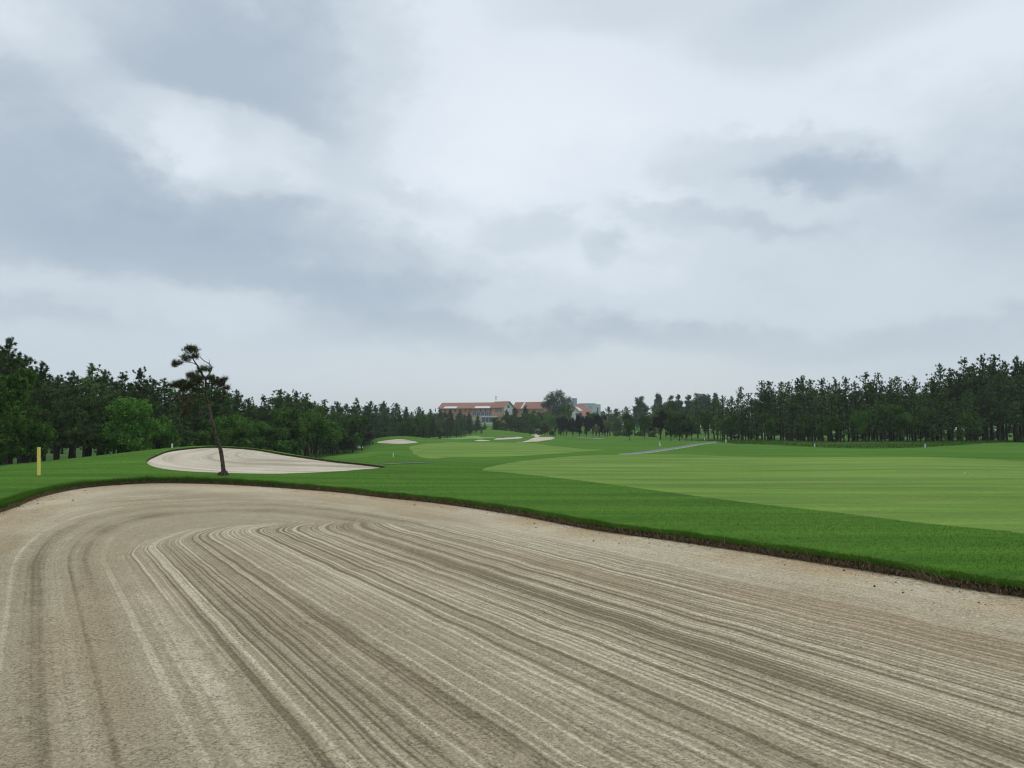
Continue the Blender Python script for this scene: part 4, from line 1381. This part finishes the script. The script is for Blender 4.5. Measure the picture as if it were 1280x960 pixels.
def gable_walls(x0, x1, y0, y1, zb, ze, zr):
    mb = MB()
    ym = (y0 + y1) / 2
    mb.quad((x0, y0, zb), (x1, y0, zb), (x1, y0, ze), (x0, y0, ze))
    mb.quad((x1, y1, zb), (x0, y1, zb), (x0, y1, ze), (x1, y1, ze))
    mb.poly([(x1, y0, zb), (x1, y1, zb), (x1, y1, ze), (x1, ym, zr - 0.02), (x1, y0, ze)])
    mb.poly([(x0, y1, zb), (x0, y0, zb), (x0, y0, ze), (x0, ym, zr - 0.02), (x0, y1, ze)])
    return mb


def window(parent, x0, x1, z0, z1, y, mull=1, out=-1):
    mb = MB(); f = 0.12
    xs = np.linspace(x0, x1, mull + 2)
    for x in xs: mb.box((x - f / 2, y + out * 0.10, z0), (x + f / 2, y - out * 0.02, z1))
    for z in (z0, z1): mb.box((x0 - f / 2, y + out * 0.12, z - f / 2), (x1 + f / 2, y - out * 0.02, z + f / 2))
    fr = mb.build('window', M['greywall'], parent)
    mb = MB(); mb.quad((x0, y + out * 0.04, z0), (x1, y + out * 0.04, z0), (x1, y + out * 0.04, z1), (x0, y + out * 0.04, z1)); mb.build('pane', M['glass'], fr)


gz = float(ground(cx_(600), CD)) - 0.4
# main wing: long side to the course, a little nearer at its right end
ex = cx_(617)
hA = house('clubhouse', 'long red tiled clubhouse with salmon walls and glass band, left of the gable', (ex, CD - 6, gz), math.radians(-14))
Lw = 25.2
ze = cz_(509.8) - gz; zr = cz_(503.0) - gz
z2 = cz_(520.3) - gz; zg0 = cz_(519.8) - gz; zg1 = cz_(515.0) - gz
mb = gable_walls(-Lw, 0, 0, 11, 0, ze, zr); mb.build('wall', M['brick'], hA)
gable_roof(-Lw, 0, 0, 11, ze, zr, 0.7).build('roof', M['tile'], hA)
for k in range(12):
    x = -1.2 - k * 2.35
    mb = MB(); mb.box((x - 0.17, -0.28, zg1), (x + 0.17, 0.0, ze - 0.3)); mb.build('pilaster', M['pilaster'], hA)
for k in range(5):
    window(hA, -9.6 + k * 1.85, -9.6 + k * 1.85 + 1.75, zg0 + 0.1, zg1 - 0.1, 0.0, 1)
rk = (zr - ze) / 5.5
for xa, xb, ya in ((-8.5, -0.6, 0.2), (-23.0, -17.0, 0.2)):
    mb = MB()
    for (y0, y1) in ((ya - 0.9, ya + 1.0),):
        a = [(xa, y0, ze + y0 * rk + 0.10), (xb, y0, ze + y0 * rk + 0.10), (xb, y1, ze + y1 * rk + 0.10), (xa, y1, ze + y1 * rk + 0.10)]
        b = [(x, y, z - 0.09) for x, y, z in a]
        mb.add(a + b, [[0, 1, 2, 3], [0, 4, 5, 1], [1, 5, 6, 2], [2, 6, 7, 3], [3, 7, 4, 0]])
    mb.build('skylight', M['skylight'], hA)
mb = MB()
a0 = (0.0, -0.75, ze - 0.75 * rk + 0.02); a1 = (0.0, 5.5, zr + 0.02)
mb.add([(x, y, z + dz) for dz in (0, 0.22) for x, y, z in ((a0[0] - 0.25, a0[1], a0[2]), (a0[0] + 0.35, a0[1], a0[2]), (a1[0] + 0.35, a1[1], a1[2]), (a1[0] - 0.25, a1[1], a1[2]))],
       [[4, 5, 6, 7], [0, 1, 5, 4], [1, 2, 6, 5], [3, 0, 4, 7], [2, 3, 7, 6]])
mb.build('verge_board', M['offwhite'], hA)
# terrace storey in front
mb = MB(); mb.box((-9.0, -3.0, 0), (-4.6, -0.02, z2 - 0.15)); mb.build('terrace_wall', M['tan'], hA)
mb = MB(); mb.box((-4.58, -2.6, 0), (2.2, -0.02, z2 - 0.6)); mb.build('terrace_base', M['offwhite'], hA)
zl0 = cz_(528) - gz; zl1 = cz_(521.2) - gz
for k in range(4):
    window(hA, -4.4 + k * 1.62, -4.4 + k * 1.62 + 1.5, zl0, zl1, -2.6, 0)
mb = MB(); mb.box((-4.9, -3.3, z2 - 0.6), (2.6, -0.02, z2 - 0.05)); mb.build('balcony', M['offwhite'], hA)
# mast on the ridge
mb = MB(); xm = -0.5
mb.tube(np.array([[xm, 6.4, zr - 0.9], [xm, 6.4, zr + 2.9]]), [0.10, 0.05], 6)
for dz in (1.2, 1.9, 2.4): mb.box((xm - 0.28, 6.35, zr + dz), (xm + 0.28, 6.45, zr + dz + 0.35))
mb.build('mast', M['greywall'], hA)

hB = house('clubhouse_wing', 'red roofed clubhouse wing with a white gable end, right of the long wing', (cx_(629.5), CD - 10, gz), math.radians(-38))
ze = cz_(509.0) - gz; zr = cz_(502.2) - gz
gable_walls(-7.2, 0, 0, 7.2, 0, ze, zr).build('wall', M['orange'], hB)
gable_roof(-7.2, 0, 0, 7.2, ze, zr, 0.6).build('roof', M['tile'], hB)
mb = MB(); mb.poly([(0.03, 0.3, ze - 3.5), (0.03, 6.9, ze - 3.5), (0.03, 6.9, ze), (0.03, 3.6, zr - 0.5), (0.03, 0.3, ze)]); mb.build('gable_panel', M['offwhite'], hB)
window(hB, -4.6, -2.6, cz_(515.5) - gz, cz_(511.2) - gz, 0.0, 1)
window(hB, -1.9, -1.0, cz_(515.5) - gz, cz_(511.2) - gz, 0.0, 0)
mb = MB()
for s in (-1, 1):
    q = [(0.62, 3.6 + s * 4.2, ze - 0.6 * (zr - ze) / 3.6 - 0.28), (0.62, 3.6, zr - 0.28), (0.62, 3.6, zr + 0.03), (0.62, 3.6 + s * 4.2, ze - 0.6 * (zr - ze) / 3.6 + 0.03)]
    q2 = [(x + 0.1, y, z) for x, y, z in q]
    mb.add(q + q2, [[0, 1, 2, 3], [7, 6, 5, 4], [0, 4, 5, 1], [2, 6, 7, 3], [3, 7, 4, 0]])
mb.build('verge_board', M['greywall'], hB)
mb = MB(); mb.box((0.05, 2.9, ze - 0.6), (0.12, 4.2, ze + 0.7)); mb.build('gable_window', M['glass'], hB)

hC = house('clubhouse_wing', 'second red roofed wing with a dark glass gable, behind the tall airy tree', (cx_(641.5), CD + 6, gz), math.radians(-24))
ze = cz_(509.5) - gz; zr = cz_(501.8) - gz
gable_walls(0, 15, 0, 8, 0, ze, zr).build('wall', M['orange'], hC)
gable_roof(0, 15, 0, 8, ze, zr, 0.6).build('roof', M['tile'], hC)
mb = MB(); mb.poly([(-0.04, 7.7, 2), (-0.04, 0.3, 2), (-0.04, 0.3, ze), (-0.04, 4, zr - 0.5), (-0.04, 7.7, ze)]); mb.build('gable_glazing', M['glass'], hC)
mb = MB(); mb.box((-0.16, 3.9, 2), (-0.05, 4.1, zr - 0.6)); mb.box((-0.16, 2.0, 2), (-0.05, 2.15, ze)); mb.box((-0.16, 5.9, 2), (-0.05, 6.05, ze)); mb.build('gable_mullions', M['greywall'], hC)
rk = (zr - ze) / 4
mb = MB()
mb.add([(x, y, ze + y * rk + dz) for dz in (0.05, 0.2) for x, y in ((4.0, -0.6), (4.7, -0.6), (4.7, 3.9), (4.0, 3.9))], [[4, 5, 6, 7], [0, 1, 5, 4], [1, 2, 6, 5], [3, 0, 4, 7], [2, 3, 7, 6]])
mb.build('skylight', M['skylight'], hC)

hD = house('clubhouse_wing', 'red roofed wing with a chimney, sloping down left of the grey building', (cx_(726), CD - 8, gz), math.radians(42))
ze = cz_(519) - gz; zr = cz_(505.5) - gz
gable_walls(0, 8.0, 0, 14, 0, ze, zr).build('wall', M['offwhite'], hD)
rf = gable_roof(0, 8.0, 0, 14, ze, zr, 0.5).build('roof', M['tile'], hD)
mb = MB(); mb.box((0.4, 5.2, zr - 3), (2.0, 6.6, cz_(498.8) - gz)); mb.box((0.25, 5.05, cz_(498.8) - gz), (2.15, 6.75, cz_(498.2) - gz)); mb.build('chimney', M['greywall'], rf)
mb = MB(); rk = (zr - ze) / 7
mb.add([(x, y, ze + y * rk + dz) for dz in (0.05, 0.2) for x, y in ((0.6, 2.6), (3.0, 2.6), (2.2, 5.0), (0.6, 6.6))], [[4, 5, 6, 7], [0, 1, 5, 4], [1, 2, 6, 5], [3, 0, 4, 7], [2, 3, 7, 6]])
mb.build('skylight', M['skylight'], hD)

# grey flat-roofed block with a rounded front
hE = house('grey_building', 'pale grey flat roofed building with a rounded front, right of the red roofs', (cx_(741), CD + 25, gz), 0.0)
CDE = CD + 25; UE = CDE / FPX
ztop = z_at(504.4, CDE) - gz; zt2 = z_at(505.4, CDE) - gz
mb = MB()
ang = np.linspace(math.radians(200), math.radians(340), 15)
rx, ry = 11.0 * UE, 8.0 * UE
ring = np.column_stack([np.cos(ang) * rx, np.sin(ang) * ry])
for (a, b) in zip(ring[:-1], ring[1:]): mb.quad((a[0], a[1], 0), (b[0], b[1], 0), (b[0], b[1], ztop - 0.5), (a[0], a[1], ztop - 0.5))
mb.box((-rx, -2.7, 0), (rx, 8, ztop - 0.55)); mb.build('wall', M['greylight'], hE)
mb = MB(); top = [(x * 1.04, y * 1.04) for x, y in ring] + [(rx * 1.02, 8.2), (-rx * 1.02, 8.2)]
V = [(x, y, ztop - 0.5) for x, y in top] + [(x, y, ztop) for x, y in top]; n = len(top)
for q in range(n): mb.quad(V[q], V[(q + 1) % n], V[n + (q + 1) % n], V[n + q])
mb.poly(V[n:]); mb.build('roof', M['greywall'], hE)
mb = MB(); mb.box((-17 * UE, -0.5, 0), (-rx - 0.02, 7, zt2)); mb.build('side_block', M['greywall'], hE)
mb = MB(); mb.box((rx + 0.02, -1.2, 0), (16.5 * UE, 7, zt2)); mb.build('stair_tower', M['greylight'], hE)
mb = MB(); mb.box((12.2 * UE, -1.35, 1), (13.6 * UE, -1.18, zt2 - 1.6)); mb.build('window', M['glass'], hE)
for q in (7, 8, 9):
    a, b = ring[q] * 1.012, ring[q + 1] * 1.012
    for zz in np.linspace(3.5, ztop - 2.6, 3):
        mb = MB(); mb.quad((a[0] * .9 + b[0] * .1, a[1] * .9 + b[1] * .1, zz), (b[0] * .9 + a[0] * .1, b[1] * .9 + a[1] * .1, zz), (b[0] * .9 + a[0] * .1, b[1] * .9 + a[1] * .1, zz + 1.5), (a[0] * .9 + b[0] * .1, a[1] * .9 + b[1] * .1, zz + 1.5)); mb.build('window', M['greywall'], hE)

# white railing below the clubhouse terrace
RD = 300.0
g0 = at(603, RD); g1 = at(623, RD)
e = empty('railing', tuple(g0)); tag(e, 'pale railing below the dark terrace windows of the clubhouse', 'railing')
zt = z_at(530.2, RD) - g0[2]; zb = z_at(533.2, RD) - g0[2]
Lr = g1[0] - g0[0]
mb = MB(); mb.box((0, -0.05, zt - 0.12), (Lr, 0.05, zt)); mb.box((0, -0.04, zt - 0.55), (Lr, 0.04, zt - 0.47)); mb.build('rail', M['offwhite'], e)
for k in range(8):
    mb = MB(); x = 0.1 + (Lr - 0.2) * k / 7; mb.box((x - 0.05, -0.03, -0.1), (x + 0.05, 0.09, zt + 0.03)); mb.build('post', M['greywall'], e)
# ------------------------------------------------------------------ sky, sun, haze, camera
W = bpy.data.worlds.new('World')
SC.world = W
W.use_nodes = True
nt = W.node_tree
nt.nodes.clear()
SUN_EL, SUN_AZ = math.radians(58), math.radians(12)     # azimuth from straight ahead, to the right


def wn(kind, **kw):
    nd = nt.nodes.new(kind)
    for k, v in kw.items(): setattr(nd, k, v)
    return nd


def wput(nd, key, v):
    if isinstance(v, bpy.types.NodeSocket): nt.links.new(v, nd.inputs[key])
    elif isinstance(v, tuple) and nd.inputs[key].type == 'RGBA': nd.inputs[key].default_value = (*v, 1)
    else: nd.inputs[key].default_value = v


def wm(op, a, b=0.0, c=0.0, clamp=False):
    nd = wn('ShaderNodeMath', operation=op, use_clamp=clamp)
    wput(nd, 0, a); wput(nd, 1, b); wput(nd, 2, c)
    return nd.outputs[0]


def wramp(v, a, b, c=0.0, d=1.0):
    nd = wn('ShaderNodeMapRange', interpolation_type='SMOOTHSTEP')
    for k, q in enumerate((v, a, b, c, d)): wput(nd, k, q)
    return nd.outputs[0]


def wmix(f, a, b):
    nd = wn('ShaderNodeMix', data_type='RGBA')
    wput(nd, 0, f); wput(nd, 6, a); wput(nd, 7, b)
    return nd.outputs[2]


def wnoise(vec, scale, detail, rough=0.55):
    nd = wn('ShaderNodeTexNoise')
    wput(nd, 'Vector', vec); wput(nd, 'Scale', scale); wput(nd, 'Detail', detail); wput(nd, 'Roughness', rough)
    return nd.outputs[0]


tc = wn('ShaderNodeTexCoord').outputs['Generated']
sep = wn('ShaderNodeSeparateXYZ'); wput(sep, 0, tc)
x_, y_, z_ = sep.outputs
azm = wm('MULTIPLY', wm('ARCTAN2', x_, y_), 180 / math.pi)          # degrees, right positive
elv = wm('MULTIPLY', wm('ARCSINE', z_), 180 / math.pi)
mp = wn('ShaderNodeMapping'); wput(mp, 'Vector', tc); mp.inputs['Scale'].default_value = (1, 1, 1.5)
v_ = mp.outputs[0]
n1 = wnoise(v_, 3.2, 6, 0.55)
mp2 = wn('ShaderNodeMapping'); wput(mp2, 'Vector', tc); mp2.inputs['Scale'].default_value = (1, 1, 1.7); mp2.inputs['Location'].default_value = (4.1, 2.2, 7.7)
n2 = wnoise(mp2.outputs[0], 4.5, 6, 0.58)
mp3 = wn('ShaderNodeMapping'); wput(mp3, 'Vector', tc); mp3.inputs['Scale'].default_value = (1, 1, 1.6); mp3.inputs['Location'].default_value = (9.1, 5.2, 1.7)
n3 = wnoise(mp3.outputs[0], 8.0, 8, 0.62)
# cloud edges wander by several degrees
azw = wm('ADD', azm, wm('ADD', wm('MULTIPLY', wm('SUBTRACT', n1, 0.5), 15), wm('MULTIPLY', wm('SUBTRACT', n3, 0.5), 5)))
elw = wm('ADD', elv, wm('ADD', wm('MULTIPLY', wm('SUBTRACT', n2, 0.5), 9), wm('MULTIPLY', wm('SUBTRACT', n3, 0.5), 3.5)))


def angles(px, py):
    d = ray(px, py); d = d / np.linalg.norm(d)
    return math.degrees(math.atan2(d[0], d[1])), math.degrees(math.asin(d[2]))


azs = wm('ADD', azm, wm('ADD', wm('MULTIPLY', wm('SUBTRACT', n1, 0.5), 5), wm('MULTIPLY', wm('SUBTRACT', n3, 0.5), 9)))
els = wm('ADD', elv, wm('ADD', wm('MULTIPLY', wm('SUBTRACT', n2, 0.5), 3), wm('MULTIPLY', wm('SUBTRACT', n3, 0.5), 5.5)))


def blob(px, py, sx, sy, tilt=0.0):
    """soft cloud patch centred in that direction; sx, sy degrees"""
    a, e = angles(px, py)
    small = sx < 9
    du = wm('SUBTRACT', azs if small else azw, a); dv = wm('SUBTRACT', els if small else elw, e)
    if tilt:
        c, s = math.cos(math.radians(tilt)), math.sin(math.radians(tilt))
        du, dv = wm('ADD', wm('MULTIPLY', du, c), wm('MULTIPLY', dv, s)), wm('SUBTRACT', wm('MULTIPLY', dv, c), wm('MULTIPLY', du, s))
    du = wm('DIVIDE', du, sx); dv = wm('DIVIDE', dv, sy)
    return wm('POWER', 2.718, wm('MULTIPLY', -0.5, wm('POWER', wm('ADD', wm('MULTIPLY', du, du), wm('MULTIPLY', dv, dv)), 1.8)))


DARK = [(60, 60, 19, 9, 0, 0.19), (350, 95, 8.9, 6.0, 0, 0.28), (20, 290, 10, 4.6, 0, 0.17), (200, 325, 8.9, 2.6, -6, 0.21), (420, 325, 8.9, 3.4, -8, 0.26),
        (60, 190, 9.5, 5, 0, 0.10), (935, 203, 7.0, 2.0, -13, 0.30), (1030, 232, 5, 1.2, -5, 0.16), (890, 277, 7, 0.9, -12, 0.20), (655, 290, 3.6, 1.5, 0, 0.22), (755, 310, 1.4, 1.0, 0, 0.22),
        (550, 245, 4, 1.2, -15, 0.20), (1050, 20, 8.5, 2.4, 0, 0.22), (720, 0, 7, 2.2, 0, 0.20), (420, 410, 20, 2.5, 0, 0.13), (1230, 380, 16, 7, 0, 0.16),
        (650, 425, 14, 1.6, 0, 0.14), (1000, 432, 16, 1.6, 0, 0.14), (60, 392, 8, 1.4, 0, 0.16), (1260, 230, 7, 4, 0, 0.12), (320, 245, 3, 1.6, 0, 0.14)]
BRIGHT = [(600, 120, 10, 8, 0, 0.22), (270, 190, 6.5, 2.6, -12, 0.42), (215, 190, 2.5, 3, 0, 0.12), (700, 210, 10, 6, 0, 0.12), (170, 378, 8.5, 1.6, 0, 0.20), (1000, 130, 12, 4, 0, 0.10),
          (25, 25, 4, 2, 0, 0.22), (1200, 15, 7, 3, 0, 0.14)]
dk = None
for b in DARK:
    q = wm('MULTIPLY', blob(*b[:5]), b[5]); dk = q if dk is None else wm('ADD', dk, q)
br = None
for b in BRIGHT:
    q = wm('MULTIPLY', blob(*b[:5]), b[5]); br = q if br is None else wm('ADD', br, q)
tex = wm('ADD', wm('MULTIPLY', wm('SUBTRACT', n2, 0.5), 0.9), wm('MULTIPLY', wm('SUBTRACT', n3, 0.5), 0.5))
lum = wm('ADD', wm('ADD', 0.73, wm('MULTIPLY', tex, 0.40)), wm('SUBTRACT', br, dk))
K = 10.0
C = lambda *c: tuple(v * K for v in lin(*c))
col = wmix(wramp(lum, 0.0, 0.36), C(152, 170, 190), C(180, 194, 208))
col = wmix(wramp(lum, 0.30, 0.64), col, C(209, 220, 229))
col = wmix(wramp(lum, 0.62, 0.90), col, C(228, 237, 246))
col = wmix(wramp(lum, 0.88, 1.15), col, C(236, 244, 252))
# pale band just above the horizon
hz = wmix(wramp(azw, -34, 4), C(197, 209, 221), C(211, 217, 223))
hz = wmix(wramp(azw, 8, 40), hz, C(196, 209, 221))
col = wmix(wramp(elv, 0.5, 9.5, 0.85, 0.0), col, hz)
sky = wn('ShaderNodeTexSky', sky_type='NISHITA', sun_disc=False)
sky.sun_elevation = SUN_EL
sky.sun_rotation = SUN_AZ
fin = wmix(0.93, sky.outputs[0], col)
bg = wn('ShaderNodeBackground')
wput(bg, 'Color', fin); bg.inputs['Strength'].default_value = 0.1
wo = wn('ShaderNodeOutputWorld')
nt.links.new(bg.outputs[0], wo.inputs[0])

sd = bpy.data.lights.new('sun', 'SUN')
sd.energy = 1.2; sd.angle = math.radians(24); sd.color = (1.0, 0.965, 0.92)
so = bpy.data.objects.new('sun', sd); COL.objects.link(so)
from mathutils import Vector
sv = Vector((math.sin(SUN_AZ) * math.cos(SUN_EL), math.cos(SUN_AZ) * math.cos(SUN_EL), math.sin(SUN_EL)))
so.rotation_euler = (-sv).to_track_quat('-Z', 'Y').to_euler()
so.location = (0, 0, 60)

if HAZE > 0:
    b = MB(); b.box((-1700, -1700, -12), (1700, 1700, 45))
    hm = bpy.data.materials.new('haze_air'); hm.use_nodes = True
    hn = hm.node_tree; hn.nodes.clear()
    ho = hn.nodes.new('ShaderNodeOutputMaterial'); pv = hn.nodes.new('ShaderNodeVolumePrincipled')
    pv.inputs['Color'].default_value = (0.86, 0.91, 0.96, 1); pv.inputs['Density'].default_value = HAZE
    hn.links.new(pv.outputs[0], ho.inputs['Volume'])
    tag(b.build('haze', hm), kind='stuff')

cd = bpy.data.cameras.new('camera')
cd.sensor_width = 36.0
cd.lens = 36.0 * FPX / 1280.0
cd.clip_start = 0.05; cd.clip_end = 5000
co = bpy.data.objects.new('camera', cd); COL.objects.link(co)
co.location = CAM
co.rotation_euler = (math.pi / 2 + PITCH, 0, 0)
SC.camera = co

vs = SC.view_settings
vs.view_transform = 'Standard'; vs.look = 'None'; vs.gamma = 1; vs.exposure = 0; vs.use_curve_mapping = False
SC.cycles.use_denoising = DENOISE
SC.cycles.filter_width = 1.15
SC.cycles.max_bounces = 5; SC.cycles.diffuse_bounces = 3; SC.cycles.glossy_bounces = 2; SC.cycles.transmission_bounces = 3
SC.cycles.volume_bounces = 1
SC.cycles.caustics_reflective = False; SC.cycles.caustics_refractive = False
